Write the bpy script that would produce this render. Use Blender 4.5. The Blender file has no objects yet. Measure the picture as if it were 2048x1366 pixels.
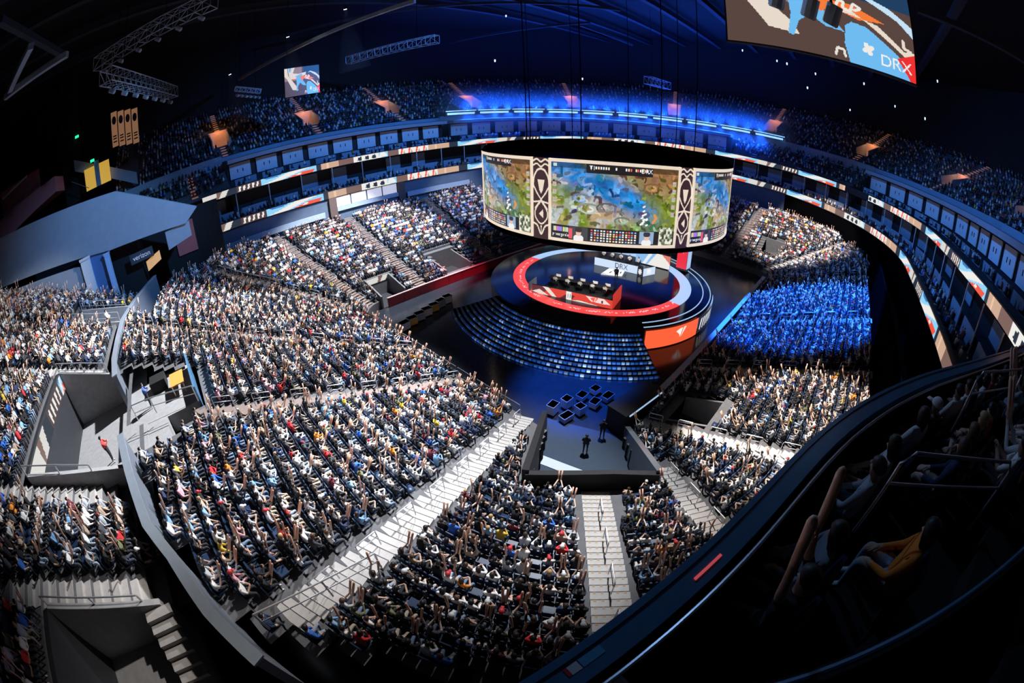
import bpy, bmesh, math, random
import numpy as np
from mathutils import Matrix, Vector

random.seed(11)
rng = np.random.default_rng(11)
SC = bpy.context.scene
COL = SC.collection
PI = math.pi

# ------------------------------------------------------------------ camera
# arena frame: X runs along the event floor, Y across it, origin at the stage.
CAM = np.array([-39.46, -24.91, 20.0])
PITCH, ROLL = math.radians(30.3), math.radians(-1.5)
FWD = np.array([0.699, 0.715, 0.0]); FWD /= np.linalg.norm(FWD)
RGT = np.array([FWD[1], -FWD[0], 0.0])
f3 = FWD * math.cos(PITCH) + np.array([0, 0, -math.sin(PITCH)])
u3 = FWD * math.sin(PITCH) + np.array([0, 0, math.cos(PITCH)])
cr = math.cos(ROLL) * RGT + math.sin(ROLL) * u3
cu = -math.sin(ROLL) * RGT + math.cos(ROLL) * u3
cd = bpy.data.cameras.new('camera')
cam = bpy.data.objects.new('camera', cd); COL.objects.link(cam)
cam.matrix_world = Matrix(((cr[0], cu[0], -f3[0], CAM[0]), (cr[1], cu[1], -f3[1], CAM[1]),
                           (cr[2], cu[2], -f3[2], CAM[2]), (0, 0, 0, 1)))
cd.type = 'PANO'; cd.sensor_width = 36.0; cd.clip_start = 0.05; cd.clip_end = 500
for tgt in (cd, getattr(cd, 'cycles', None)):
    try:
        tgt.panorama_type = 'FISHEYE_EQUISOLID'
        tgt.fisheye_lens = 15.0
        tgt.fisheye_fov = math.radians(200)
    except Exception:
        pass
SC.camera = cam

def proj(P):
    """world point(s) -> photo pixel (2048x1366), for choosing what is near enough to get its own object"""
    d = np.asarray(P, float) - CAM
    X, Y, Z = d @ cr, d @ cu, d @ f3
    n = np.sqrt(X * X + Y * Y + Z * Z); th = np.arccos(np.clip(Z / n, -1, 1)); rr = np.hypot(X, Y) + 1e-9
    r = 2 * 853.3 * np.sin(th / 2)
    return np.stack([1024 + X / rr * r, 683 - Y / rr * r], -1)

# ------------------------------------------------------------------ world, exposure
w = bpy.data.worlds.new('arena_dark'); SC.world = w; w.use_nodes = True
w.node_tree.nodes['Background'].inputs[0].default_value = (0.10, 0.22, 0.5, 1)
w.node_tree.nodes['Background'].inputs[1].default_value = 0.012
SC.view_settings.view_transform = 'Standard'
try: SC.view_settings.look = 'None'
except Exception: pass
SC.view_settings.exposure = 0.0
SC.view_settings.gamma = 1.0
try: SC.view_settings.use_curve_mapping = False
except Exception: pass
try:
    SC.cycles.use_denoising = True
    SC.cycles.use_adaptive_sampling = True; SC.cycles.adaptive_threshold = 0.05
    SC.cycles.max_bounces = 5; SC.cycles.diffuse_bounces = 2; SC.cycles.glossy_bounces = 3
    SC.cycles.sample_clamp_indirect = 6.0
    SC.cycles.volume_step_rate = 3.0; SC.cycles.volume_max_steps = 48
except Exception: pass

# ------------------------------------------------------------------ roof spot lights
def spot(name, loc, aim, power, col, angle, blend=0.35, size=0.5):
    l = bpy.data.lights.new(name, 'SPOT'); l.energy = power; l.color = col
    l.spot_size = math.radians(angle); l.spot_blend = blend; l.shadow_soft_size = size
    o = bpy.data.objects.new(name, l); COL.objects.link(o)
    o.location = loc
    o.rotation_euler = (Vector(aim) - Vector(loc)).to_track_quat('-Z', 'Y').to_euler()
    return o
WHITE = (0.95, 0.97, 1.0); WARM = (1.0, 0.92, 0.84); BLUE = (0.02, 0.16, 1.0); PALE = (0.06, 0.29, 1.0)
LS = 1.0
spot('spotlight', (-14, 9, 38), (-39, 3, 5), 250000 * LS, WHITE, 54, 0.5)
spot('spotlight', (-14, 9, 38), (-60, 13, 12), 80000 * LS, WHITE, 25, 0.15)
spot('spotlight', (-14, -9, 38), (-30.5, -13, 3), 120000 * LS, WHITE, 38, 0.7)
spot('spotlight', (-14, -9, 38), (-46, -18, 8), 45000 * LS, WARM, 18, 0.8)
spot('spotlight', (-10, 15, 38), (-17, 24.5, 4), 190000 * LS, WHITE, 46, 0.35)
spot('spotlight', (-14, 9, 38), (-31.5, 26, 7), 60000 * LS, WHITE, 20, 0.7)
spot('spotlight', (12, 15, 38), (13, 21.5, 3), 70000 * LS, (0.10, 0.36, 1.0), 20, 0.7)
spot('spotlight', (4, 16, 38), (6, 29, 6), 60000 * LS, (0.9, 0.93, 1.0), 32, 0.6)
spot('spotlight', (-13, -13, 38), (-17.5, -25.5, 4), 165000 * LS, WARM, 23, 0.25)
spot('spotlight', (-16, -11, 38), (-26, -27, 5), 50000 * LS, WARM, 18, 0.6)
spot('spotlight', (14, -9, 38), (34, -18, 6), 170000 * LS, WARM, 36, 0.4)
spot('spotlight', (16, 4, 38), (36, 8, 6), 70000 * LS, (0.9, 0.93, 1.0), 32, 0.6)
spot('spotlight', (4, -17, 38), (3.5, -24, 4), 420000 * LS, BLUE, 37, 0.25)
spot('spotlight', (-14, 2, 38), (-17.5, -9.5, 0), 330000 * LS, BLUE, 17, 0.8)
spot('spotlight', (0, 0, 38), (-6, 42, 16), 52000 * LS, PALE, 80, 0.8)
spot('spotlight', (0, 0, 38), (20, -42, 17), 46000 * LS, PALE, 80, 0.8)
spot('spotlight', (0, 0, 38), (52, 10, 16), 18000 * LS, (0.03, 0.18, 1.0), 80, 0.8)
spot('spotlight', (-24, -6, 33), (-44, 22, 18), 62000 * LS, (0.14, 0.40, 0.90), 44, 0.9)
spot('spotlight', (-14, 4, 34), (-9, 15.6, 0.5), 60000 * LS, (1.0, 0.04, 0.14), 17, 0.9)
spot('spotlight', (-3.0, -3.0, 9.2), (4.5, -0.5, 3.2), 3600 * LS, (0.95, 0.97, 1.0), 60, 0.6, 0.12)  # this and the next: unseen spots added under the screen ring to brighten the booths
spot('spotlight', (-9.6, -5.0, 9.2), (-6.2, -1.2, 3.0), 2600 * LS, (1.0, 0.96, 0.9), 70, 0.6, 0.12)
spot('spotlight', (-20, -6, 33), (-34, -28, 17), 3800 * LS, (0.3, 0.55, 1.0), 40, 0.8)

# ------------------------------------------------------------------ materials
MATS = {}
def mat(name, col, rough=0.6, metal=0.0, var=0.0, scale=6.0, emit=None, es=0.0, bump=0.0):
    if name in MATS: return MATS[name]
    m = bpy.data.materials.new(name); m.use_nodes = True; MATS[name] = m
    nt = m.node_tree; b = nt.nodes['Principled BSDF']
    b.inputs['Base Color'].default_value = (*col, 1); b.inputs['Roughness'].default_value = rough
    b.inputs['Metallic'].default_value = metal
    if var or bump:
        tc = nt.nodes.new('ShaderNodeTexCoord')
        nz = nt.nodes.new('ShaderNodeTexNoise'); nz.inputs['Scale'].default_value = scale; nz.inputs['Detail'].default_value = 4
        nt.links.new(tc.outputs['Object'], nz.inputs['Vector'])
        if var:
            mx = nt.nodes.new('ShaderNodeMix'); mx.data_type = 'RGBA'
            mx.inputs['A'].default_value = (*[c * (1 - var) for c in col], 1)
            mx.inputs['B'].default_value = (*[min(1, c * (1 + var)) for c in col], 1)
            nt.links.new(nz.outputs['Fac'], mx.inputs['Factor']); nt.links.new(mx.outputs['Result'], b.inputs['Base Color'])
        if bump:
            bp = nt.nodes.new('ShaderNodeBump'); bp.inputs['Strength'].default_value = bump; bp.inputs['Distance'].default_value = 0.02
            nt.links.new(nz.outputs['Fac'], bp.inputs['Height']); nt.links.new(bp.outputs['Normal'], b.inputs['Normal'])
    if emit:
        b.inputs['Emission Color'].default_value = (*emit, 1); b.inputs['Emission Strength'].default_value = es
    return m
def mat_attr(name, rough=0.85, es=0.0):
    if name in MATS: return MATS[name]
    m = bpy.data.materials.new(name); m.use_nodes = True; MATS[name] = m
    nt = m.node_tree; b = nt.nodes['Principled BSDF']
    a = nt.nodes.new('ShaderNodeAttribute'); a.attribute_name = 'Col'
    b.inputs['Roughness'].default_value = rough
    if es:
        b.inputs['Base Color'].default_value = (0.01, 0.01, 0.01, 1)
        nt.links.new(a.outputs['Color'], b.inputs['Emission Color']); b.inputs['Emission Strength'].default_value = es
    else:
        nz = nt.nodes.new('ShaderNodeTexNoise'); nz.inputs['Scale'].default_value = 30
        hs = nt.nodes.new('ShaderNodeHueSaturation')
        mr = nt.nodes.new('ShaderNodeMapRange'); mr.inputs['To Min'].default_value = 0.75; mr.inputs['To Max'].default_value = 1.2
        nt.links.new(nz.outputs['Fac'], mr.inputs['Value']); nt.links.new(mr.outputs['Result'], hs.inputs['Value'])
        nt.links.new(a.outputs['Color'], hs.inputs['Color']); nt.links.new(hs.outputs['Color'], b.inputs['Base Color'])
    return m
M_CLOTH = mat_attr('clothes_and_skin', 0.9)
M_SCREEN = mat_attr('led_screen', 0.4, 1.0)
M_CONC = mat('concrete', (0.30, 0.30, 0.31), 0.8, 0, 0.25, 3.0, bump=0.1)
M_TERR = mat('terrace_concrete', (0.10, 0.10, 0.11), 0.85, 0, 0.3, 2.0)
M_STEP = mat('stair_concrete', (0.42, 0.40, 0.39), 0.8, 0, 0.2, 5.0)
M_SEAT = mat('seat_vinyl', (0.010, 0.028, 0.075), 0.45, 0, 0.3, 8.0)
M_DARK = mat('dark_panel', (0.02, 0.022, 0.028), 0.6, 0, 0.3, 2.0)
M_BLACK = mat('black_drape', (0.006, 0.006, 0.008), 0.8, 0, 0.3, 5.0)
M_VOID = mat('matt_black', (0.0015, 0.0015, 0.002), 0.9)
M_VOID.node_tree.nodes['Principled BSDF'].inputs['Specular IOR Level'].default_value = 0.0
M_STEEL = mat('brushed_steel', (0.62, 0.64, 0.68), 0.35, 0.7, 0.1, 20)
M_TRUSS = mat('truss_aluminium', (0.55, 0.60, 0.68), 0.4, 0.5, 0.1, 20)
M_ROOF = mat('roof_steel', (0.05, 0.06, 0.08), 0.6, 0.3, 0.3, 1.0)
M_GREYWALL = mat('grey_wall_paint', (0.36, 0.39, 0.44), 0.8, 0, 0.12, 1.5)
M_WHITE = mat('white_paint', (0.78, 0.78, 0.8), 0.6, 0, 0.08, 3)
M_SUITE = mat('suite_partition', (0.34, 0.42, 0.52), 0.7, 0, 0.15, 2)
M_PANEL = mat('suite_panel', (0.85, 0.88, 0.92), 0.7, 0, 0.08, 1)
M_LEDGE = mat('ledge_concrete', (0.38, 0.42, 0.48), 0.8, 0, 0.15, 2)
M_YELLOW = mat('yellow_wall', (0.85, 0.50, 0.10), 0.7, 0, 0.15, 1)
M_REDWALL = mat('red_wall', (0.55, 0.14, 0.13), 0.8, 0, 0.15, 2)
M_GLOSS = mat('gloss_black_floor', (0.022, 0.026, 0.036), 0.16, 0, 0.3, 1.2)
M_STAGE = mat('stage_top_gloss', (0.014, 0.018, 0.028), 0.10, 0, 0.2, 1.5)
M_RAIL = mat('balcony_rail_paint', (0.10, 0.25, 0.44), 0.3, 0.3, 0.2, 4)
M_BLUELED = mat('blue_led', (0.1, 0.3, 1.0), 0.4, emit=(0.22, 0.50, 1.0), es=3.0)
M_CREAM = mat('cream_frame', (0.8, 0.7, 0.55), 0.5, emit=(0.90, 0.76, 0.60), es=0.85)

# ------------------------------------------------------------------ mesh helpers
class MB:
    def __init__(s): s.v = []; s.f = []; s.c = []
    def add(s, V, F, col=None):
        n = len(s.v); s.v.extend([tuple(map(float, p)) for p in V]); s.f.extend([tuple(int(i) + n for i in f) for f in F])
        s.c.extend([col if col is not None else (0.5, 0.5, 0.5)] * len(F)); return s
    def box(s, x0, x1, y0, y1, z0, z1, col=None):
        V = [(x0, y0, z0), (x1, y0, z0), (x1, y1, z0), (x0, y1, z0), (x0, y0, z1), (x1, y0, z1), (x1, y1, z1), (x0, y1, z1)]
        return s.add(V, BOXF, col)
    def obox(s, c, ax, ay, az, col=None):
        c, ax, ay, az = map(np.asarray, (c, ax, ay, az))
        V = [c + i * ax + j * ay + k * az for k in (-1, 1) for i, j in ((-1, -1), (1, -1), (1, 1), (-1, 1))]
        return s.add(V, BOXF, col)
    def beam(s, a, b, w, h=None, col=None):
        a, b = np.asarray(a, float), np.asarray(b, float); d = b - a; L = np.linalg.norm(d); d = d / L
        up = np.array([0, 0, 1.0]) if abs(d[2]) < 0.95 else np.array([1.0, 0, 0])
        x = np.cross(d, up); x /= np.linalg.norm(x); y = np.cross(x, d)
        return s.obox((a + b) / 2, d * L / 2, x * w / 2, y * (h or w) / 2, col)
    def tube(s, path, r, n=6, closed=False, col=None):
        P = [np.asarray(p, float) for p in path]; m = len(P); V = []; F = []
        for i, p in enumerate(P):
            a = P[(i - 1) % m] if (closed or i > 0) else p; b = P[(i + 1) % m] if (closed or i < m - 1) else p
            d = b - a; d = d / (np.linalg.norm(d) + 1e-9)
            up = np.array([0, 0, 1.0]) if abs(d[2]) < 0.9 else np.array([1.0, 0, 0])
            x = np.cross(d, up); x /= np.linalg.norm(x); y = np.cross(x, d)
            for k in range(n):
                t = 2 * PI * k / n; V.append(p + r * (math.cos(t) * x + math.sin(t) * y))
        for i in range(m if closed else m - 1):
            j = (i + 1) % m
            for k in range(n): F.append((i * n + k, i * n + (k + 1) % n, j * n + (k + 1) % n, j * n + k))
        if not closed: F.append(tuple(range(n))[::-1]); F.append(tuple((m - 1) * n + k for k in range(n)))
        return s.add(V, F, col)
    def strip(s, A, B, col=None, closed=False):
        n = len(A); V = list(A) + list(B); m = n if closed else n - 1
        return s.add(V, [(i, (i + 1) % n, n + (i + 1) % n, n + i) for i in range(m)], col)
    def wall(s, path, th, z0, z1, closed=False, col=None):
        """thick wall along a plan path; z0/z1 numbers or lists"""
        P = np.array([p[:2] for p in path], float); n = len(P)
        d = np.gradient(P, axis=0) if not closed else (np.roll(P, -1, 0) - np.roll(P, 1, 0))
        d /= np.linalg.norm(d, axis=1)[:, None] + 1e-9; q = np.c_[-d[:, 1], d[:, 0]] * th / 2
        z0 = np.broadcast_to(z0, n); z1 = np.broadcast_to(z1, n)
        V = np.concatenate([np.c_[P - q, z0], np.c_[P + q, z0], np.c_[P + q, z1], np.c_[P - q, z1]])
        F = []
        for i in range(n if closed else n - 1):
            j = (i + 1) % n
            for a, b in ((0, 1), (1, 2), (2, 3), (3, 0)): F.append((a * n + i, a * n + j, b * n + j, b * n + i))
        if not closed: F += [(0, n, 2 * n, 3 * n), (n - 1, 4 * n - 1, 3 * n - 1, 2 * n - 1)]
        return s.add(V, F, col)
    def prism(s, poly, org, ex, ey, ez, depth, col=None):
        """polygon in the (ex,ey) plane at org, extruded by depth along ez"""
        org, ex, ey, ez = (np.asarray(q, float) for q in (org, ex, ey, ez)); n = len(poly)
        A = [org + x * ex + y * ey for x, y in poly]; B = [p + ez * depth for p in A]
        return s.add(A + B, [tuple(range(n))[::-1], tuple(range(n, 2 * n))] + [(i, (i + 1) % n, n + (i + 1) % n, n + i) for i in range(n)], col)
    def cyl(s, c, r, z0, z1, n=24, r1=None, col=None):
        r1 = r if r1 is None else r1; t = [2 * PI * k / n for k in range(n)]
        V = [(c[0] + r * math.cos(a), c[1] + r * math.sin(a), z0) for a in t] + [(c[0] + r1 * math.cos(a), c[1] + r1 * math.sin(a), z1) for a in t]
        return s.add(V, [tuple(range(n))[::-1], tuple(range(n, 2 * n))] + [(i, (i + 1) % n, n + (i + 1) % n, n + i) for i in range(n)], col)
BOXF = [(3, 2, 1, 0), (4, 5, 6, 7), (0, 1, 5, 4), (1, 2, 6, 5), (2, 3, 7, 6), (3, 0, 4, 7)]

def outward(me):
    b = bmesh.new(); b.from_mesh(me); bmesh.ops.recalc_face_normals(b, faces=b.faces); b.to_mesh(me); b.free(); return me
def setcol(me, C):
    a = me.attributes.new('Col', 'FLOAT_COLOR', 'FACE')
    C = np.asarray(C, np.float32); a.data.foreach_set('color', np.c_[C, np.ones(len(C), np.float32)].ravel())
def mesh_of(name, mb, m, smooth=False, colors=False):
    me = bpy.data.meshes.new(name); me.from_pydata(mb.v, [], mb.f); me.update()
    if m: me.materials.append(m)
    if colors: setcol(me, mb.c)
    if smooth: me.polygons.foreach_set('use_smooth', [True] * len(me.polygons))
    return me
def place(name, me, parent=None, loc=None, rz=None):
    o = bpy.data.objects.new(name, me); COL.objects.link(o)
    if parent is not None: o.parent = parent
    if loc is not None: o.location = loc
    if rz is not None: o.rotation_euler = (0, 0, rz)
    return o
def obj(name, mb, m, parent=None, smooth=False, colors=False):
    return place(name, mesh_of(name, mb, m, smooth, colors), parent)
def tag(o, label, cat, group=None):
    o['label'] = label; o['category'] = cat
    if group: o['group'] = group
    return o
def kind(o, k, label=None):
    o['kind'] = k
    if label: o['label'] = label
    return o
def thing(name, label, cat, loc=(0, 0, 0), rz=0, group=None):
    o = bpy.data.objects.new(name, None); COL.objects.link(o); o.location = loc; o.rotation_euler = (0, 0, rz)
    o.empty_display_size = 0.3
    return tag(o, label, cat, group)
def mesh_np(name, V, T, C, m):
    """triangle soup V(n,3) T(k,3) C(k,3) -> mesh, fast"""
    me = bpy.data.meshes.new(name); me.vertices.add(len(V)); me.vertices.foreach_set('co', np.asarray(V, np.float32).ravel())
    k = len(T); me.loops.add(3 * k); me.loops.foreach_set('vertex_index', np.asarray(T, np.int32).ravel())
    me.polygons.add(k); me.polygons.foreach_set('loop_start', np.arange(0, 3 * k, 3, dtype=np.int32))
    me.update(calc_edges=True)
    if C is not None: setcol(me, C)
    if m: me.materials.append(m)
    return me

# ------------------------------------------------------------------ flat pictures for screens (colour per cell)
def text_mask(txt, h, aspect=1.0):
    cu_ = bpy.data.curves.new('t', 'FONT'); cu_.body = txt; cu_.fill_mode = 'FRONT'
    o = bpy.data.objects.new('t', cu_); COL.objects.link(o)
    me = bpy.data.meshes.new_from_object(o.evaluated_get(bpy.context.evaluated_depsgraph_get()))
    me.calc_loop_triangles()
    V = np.array([v.co[:2] for v in me.vertices]); T = np.array([t.vertices[:] for t in me.loop_triangles])
    bpy.data.objects.remove(o); bpy.data.curves.remove(cu_); bpy.data.meshes.remove(me)
    V -= V.min(0); s = h / V[:, 1].max(); V = V * np.array([s * aspect, s])
    W = max(1, int(math.ceil(V[:, 0].max()))); msk = np.zeros((h, W), bool)
    yy, xx = np.mgrid[0:h, 0:W]; xx = xx + 0.5; yy = yy + 0.5
    for a, b, c in V[T]:
        x0, x1 = int(max(0, min(a[0], b[0], c[0]) - 1)), int(max(a[0], b[0], c[0]) + 2)
        y0, y1 = int(max(0, min(a[1], b[1], c[1]) - 1)), int(max(a[1], b[1], c[1]) + 2)
        X, Y = xx[y0:y1, x0:x1], yy[y0:y1, x0:x1]
        e = lambda p, q: (q[0] - p[0]) * (Y - p[1]) - (q[1] - p[1]) * (X - p[0])
        e1, e2, e3 = e(a, b), e(b, c), e(c, a)
        msk[y0:y1, x0:x1] |= ((e1 >= 0) & (e2 >= 0) & (e3 >= 0)) | ((e1 <= 0) & (e2 <= 0) & (e3 <= 0))
    return msk
_tm = {}
def put(img, txt, x, y, h, col, aspect=1.0):
    """text with its lower left corner at cell x,y"""
    k = (txt, h, aspect)
    if k not in _tm: _tm[k] = text_mask(txt, h, aspect)
    m_ = _tm[k]; H, W = img.shape[:2]; x, y = int(x), int(y)
    hh, ww = min(m_.shape[0], H - y), min(m_.shape[1], W - x)
    if hh > 0 and ww > 0: img[y:y + hh, x:x + ww][m_[:hh, :ww]] = col
    return m_.shape[1]
def poly(img, pts, col, norm=True):
    H, W = img.shape[:2]; yy, xx = np.mgrid[0:H, 0:W]; xx = xx + .5; yy = yy + .5
    P = np.array(pts, float)
    if norm: P = P * [W, H]
    ins = np.zeros((H, W), bool); j = len(P) - 1
    for i in range(len(P)):
        c_ = ((P[i, 1] > yy) != (P[j, 1] > yy)) & (xx < (P[j, 0] - P[i, 0]) * (yy - P[i, 1]) / (P[j, 1] - P[i, 1] + 1e-9) + P[i, 0])
        ins ^= c_; j = i
    img[ins] = col
    return img
def curve(img, pts, wd, col):
    """thick smooth stroke through pts (normalised)"""
    H, W = img.shape[:2]; P = np.array(pts, float) * [W, H]; t = np.linspace(0, len(P) - 1, 60)
    X = np.interp(t, range(len(P)), P[:, 0]); Y = np.interp(t, range(len(P)), P[:, 1])
    k = np.ones(9) / 9
    Xs = np.convolve(np.pad(X, 4, 'edge'), k, 'valid'); Ys = np.convolve(np.pad(Y, 4, 'edge'), k, 'valid')
    yy, xx = np.mgrid[0:H, 0:W]; ww = np.interp(t, range(len(P)), np.broadcast_to(wd, len(P)))
    for x, y, r in zip(Xs, Ys, ww): img[(xx + .5 - x) ** 2 + (yy + .5 - y) ** 2 < r * r] = col
    return img
def vnoise(H, W, cells, seed):
    r = np.random.default_rng(seed); ch, cw = cells; g = r.random((ch + 2, cw + 2))
    y = np.linspace(0, ch, H); x = np.linspace(0, cw, W); yi, xi = y.astype(int), x.astype(int)
    fy, fx = (y - yi)[:, None], (x - xi)[None]; fy = fy * fy * (3 - 2 * fy); fx = fx * fx * (3 - 2 * fx)
    A = g[yi][:, xi]; B = g[yi][:, xi + 1]; C_ = g[yi + 1][:, xi]; D = g[yi + 1][:, xi + 1]
    return (A * (1 - fx) + B * fx) * (1 - fy) + (C_ * (1 - fx) + D * fx) * fy
def screen(name, img, fn, m=None, parent=None, flip=False):
    """grid of LED cells; fn(S,T) maps arrays in 0..1 to points (n,3)"""
    H, W = img.shape[:2]; T_, S_ = np.mgrid[0:H + 1, 0:W + 1]
    V = fn(S_.ravel() / W, T_.ravel() / H); i = (np.arange(H)[:, None] * (W + 1) + np.arange(W)[None]).ravel()
    Q = np.c_[i, i + 1, i + W + 2, i + W + 1]
    if flip: Q = Q[:, ::-1]
    me = bpy.data.meshes.new(name); me.vertices.add(len(V)); me.vertices.foreach_set('co', np.asarray(V, np.float32).ravel())
    k = len(Q); me.loops.add(4 * k); me.loops.foreach_set('vertex_index', Q.astype(np.int32).ravel())
    me.polygons.add(k); me.polygons.foreach_set('loop_start', np.arange(0, 4 * k, 4, dtype=np.int32)); me.update(calc_edges=True)
    setcol(me, np.clip(img.reshape(-1, 3), 0, 1)); me.materials.append(m or M_SCREEN)
    return place(name, me, parent)
def flat(p0, px, py):
    p0, px, py = (np.asarray(q, float) for q in (p0, px, py))
    return lambda S, T: p0 + S[:, None] * px + T[:, None] * py

# ================================================================== STRUCTURE
SX, SY = -0.45, -0.27             # stage axis
A0, B0, R0 = 23.0, 15.5, 3.0      # event floor half length, half width, corner radius
TREAD, RISE = 0.76, 0.304
PS = 0.90                         # size of a seated figure and its seat
def base_ring():
    out = []
    cx, cy = A0 - R0, B0 - R0
    def lin(p, q, n, nv):
        for i in range(n): out.append((*(np.array(p) + (np.array(q) - np.array(p)) * i / n), *nv))
    def arc(c, a0, n):
        for i in range(n):
            a = math.radians(a0 + 90 * i / n); out.append((c[0] + R0 * math.cos(a), c[1] + R0 * math.sin(a), math.cos(a), math.sin(a)))
    lin((A0, -cy), (A0, cy), 25, (1, 0)); arc((cx, cy), 0, 40)
    lin((cx, B0), (-cx, B0), 40, (0, 1)); arc((-cx, cy), 90, 40)
    lin((-A0, cy), (-A0, -cy), 50, (-1, 0)); arc((-cx, -cy), 180, 60)
    lin((-cx, -B0), (cx, -B0), 40, (0, -1)); arc((cx, -cy), 270, 40)
    return np.array(out)
BR = base_ring()
PAR = [(-44.35, 24.1), (-45.0, 22.2), (-46.6, 17.0), (-47.5, 12.4), (-47.5, 8.0), (-47.4, 3.8), (-46.8, -1.3), (-46.2, -6.1), (-45.6, -9.6), (-44.9, -13.2), (-44.1, -15.1), (-43.4, -17.6), (-42.6, -19.6)]
def par_u(n): return float(np.interp(n, [q[1] for q in PAR[::-1]], [q[0] for q in PAR[::-1]]))
def dmax_of(nx, ny, y=None):
    if nx <= 0 and ny >= 0:
        base = 17.6 + (22.2 - 17.6) * max(0, -nx) ** 1.5
        return -par_u(y) - A0 - 0.35 if (y is not None and nx < -0.999) else base
    if nx <= 0 and ny < 0:
        a = math.degrees(math.atan2(-ny, -nx)); return float(np.interp(a, [0, 12, 20, 30, 60, 90], [21.7, 20.8, 18.6, 17.2, 16.5, 15.3]))
    if ny < 0: return 15.3 + (17.6 - 15.3) * nx
    return 17.6
TUNNEL = np.array([(-21.6, -9.9), (-29.3, -15.2), (-26.3, -18.4), (-24.9, -20.3), (-19.6, -15.2)])
def inpoly(x, y, P):
    ins = False; j = len(P) - 1
    for i in range(len(P)):
        if (P[i][1] > y) != (P[j][1] > y) and x < (P[j][0] - P[i][0]) * (y - P[i][1]) / (P[j][1] - P[i][1]) + P[i][0]: ins = not ins
        j = i
    return ins
VOMS = [[(-10.4, 16.2), (-10.4, 20.6), (-6.4, 20.6), (-6.4, 16.2)], [(-20.2, 15.5), (-20.2, 19.4), (-17.0, 19.4), (-17.0, 15.5)],
        [(27.5, -12.0), (31.5, -12.0), (31.5, -15.6), (27.5, -15.6)], [(-17.6, -17.4), (-17.6, -20.4), (-14.4, -20.4), (-14.4, -17.4)]]
CAMPIT = [(-48.5, -6.6), (-44.0, -6.4), (-41.6, -2.6), (-41.9, 2.4), (-48.5, 3.2)]
def near_poly(x, y, P, pad):
    if inpoly(x, y, P): return True
    q = np.array([x, y]); A_ = np.array(P, float); B_ = np.roll(A_, -1, 0); d_ = B_ - A_
    t_ = np.clip(((q - A_) * d_).sum(1) / (d_ * d_).sum(1), 0, 1); return np.min(np.linalg.norm(q - A_ - t_[:, None] * d_, axis=1)) < pad
def seat_blocked(x, y):
    return near_poly(x, y, TUNNEL, 0.58) or any(near_poly(x, y, v, 0.55) for v in VOMS) or near_poly(x, y, CAMPIT, 0.62)
def blocked(x, y):
    return inpoly(x, y, TUNNEL) or any(inpoly(x, y, v) for v in VOMS) or inpoly(x, y, CAMPIT)

fl = MB(); fl.box(-75, 75, -60, 60, -0.4, 0.0)
kind(obj('floor', fl, M_GLOSS), 'structure', 'glossy black event floor around the round stage')

def zrow(k): return 0.9 + RISE * k
tb = MB(); N_ = len(BR)
KM = [int((dmax_of(b[2], b[3], b[1]) - 0.3) / TREAD) for b in BR]
for i in range(N_):
    j = (i + 1) % N_; a, b = BR[i], BR[j]; K = min(KM[i], KM[j])
    pt = lambda q, d, z: (q[0] + q[2] * d, q[1] + q[3] * d, z)
    prev_open = True
    for k in range(K):
        d0, d1 = 0.3 + TREAD * k, 0.3 + TREAD * (k + 1); z = zrow(k)
        mx, my = (pt(a, (d0 + d1) / 2, 0)[0] + pt(b, (d0 + d1) / 2, 0)[0]) / 2, (pt(a, (d0 + d1) / 2, 0)[1] + pt(b, (d0 + d1) / 2, 0)[1]) / 2
        if blocked(mx, my): prev_open = True; continue
        zb_ = 0 if prev_open else zrow(k - 1)
        tb.add([pt(a, d0, zb_), pt(b, d0, zb_), pt(b, d0, z), pt(a, d0, z)], [(0, 1, 2, 3)])
        tb.add([pt(a, d0, z), pt(b, d0, z), pt(b, d1, z), pt(a, d1, z)], [(0, 1, 2, 3)])
        prev_open = False
    d1 = 0.3 + TREAD * K; z = zrow(K - 1)
    tb.add([pt(a, d1, z), pt(b, d1, z), pt(b, d1 + (0.3 if a[2] < -0.9 or a[3] < -0.7 else 1.6), z), pt(a, d1 + (0.3 if a[2] < -0.9 or a[3] < -0.7 else 1.6), z)], [(0, 1, 2, 3)])
bwk = MB(); q_ = [(b[0] + b[2] * (0.75 + TREAD * K_), b[1] + b[3] * (0.75 + TREAD * K_)) for b, K_ in zip(BR, KM) if b[3] < -0.75]
bwk.wall(q_, 0.2, 5.5, 10.8); kind(obj('wall_right_back', bwk, M_VOID), 'structure', 'black wall at the top of the blue lit block')
kind(obj('floor_lower_terrace', tb, M_TERR), 'structure', 'stepped concrete terraces of the lower bowl')

# ---- stadium path for the upper levels
RS, CX0 = 35.0, 13.0
def S(t, o, z=0.0):
    if t <= 50: return np.array([-37 + t, RS + o, z])
    if t <= 50 + PI * RS:
        ph = PI / 2 - (t - 50) / RS; return np.array([CX0 + (RS + o) * math.cos(ph), (RS + o) * math.sin(ph), z])
    return np.array([CX0 - (t - 50 - PI * RS), -(RS + o), z])
def nrm(t):
    d = S(t, 1) - S(t, 0); return d / np.linalg.norm(d)
def TS(t0, t1, step=1.5):
    n = max(2, int((t1 - t0) / step) + 1); return np.linspace(t0, t1, n)
T0, T1 = 0.0, 205.0
def band(name, prof, t0, t1, m, step=1.5, closed=True, parent=None):
    """sweep a profile [(offset,z),...] along the stadium path"""
    ts = TS(t0, t1, step); mb = MB(); n = len(prof)
    V = [S(t, o, z) for t in ts for o, z in prof]; F = []
    for i in range(len(ts) - 1):
        for k in range(n if closed else n - 1): F.append((i * n + k, i * n + (k + 1) % n, (i + 1) * n + (k + 1) % n, (i + 1) * n + k))
    if closed: F += [tuple(range(n)), tuple((len(ts) - 1) * n + k for k in range(n))[::-1]]
    mb.add(V, F); return obj(name, mb, m, parent)
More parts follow.
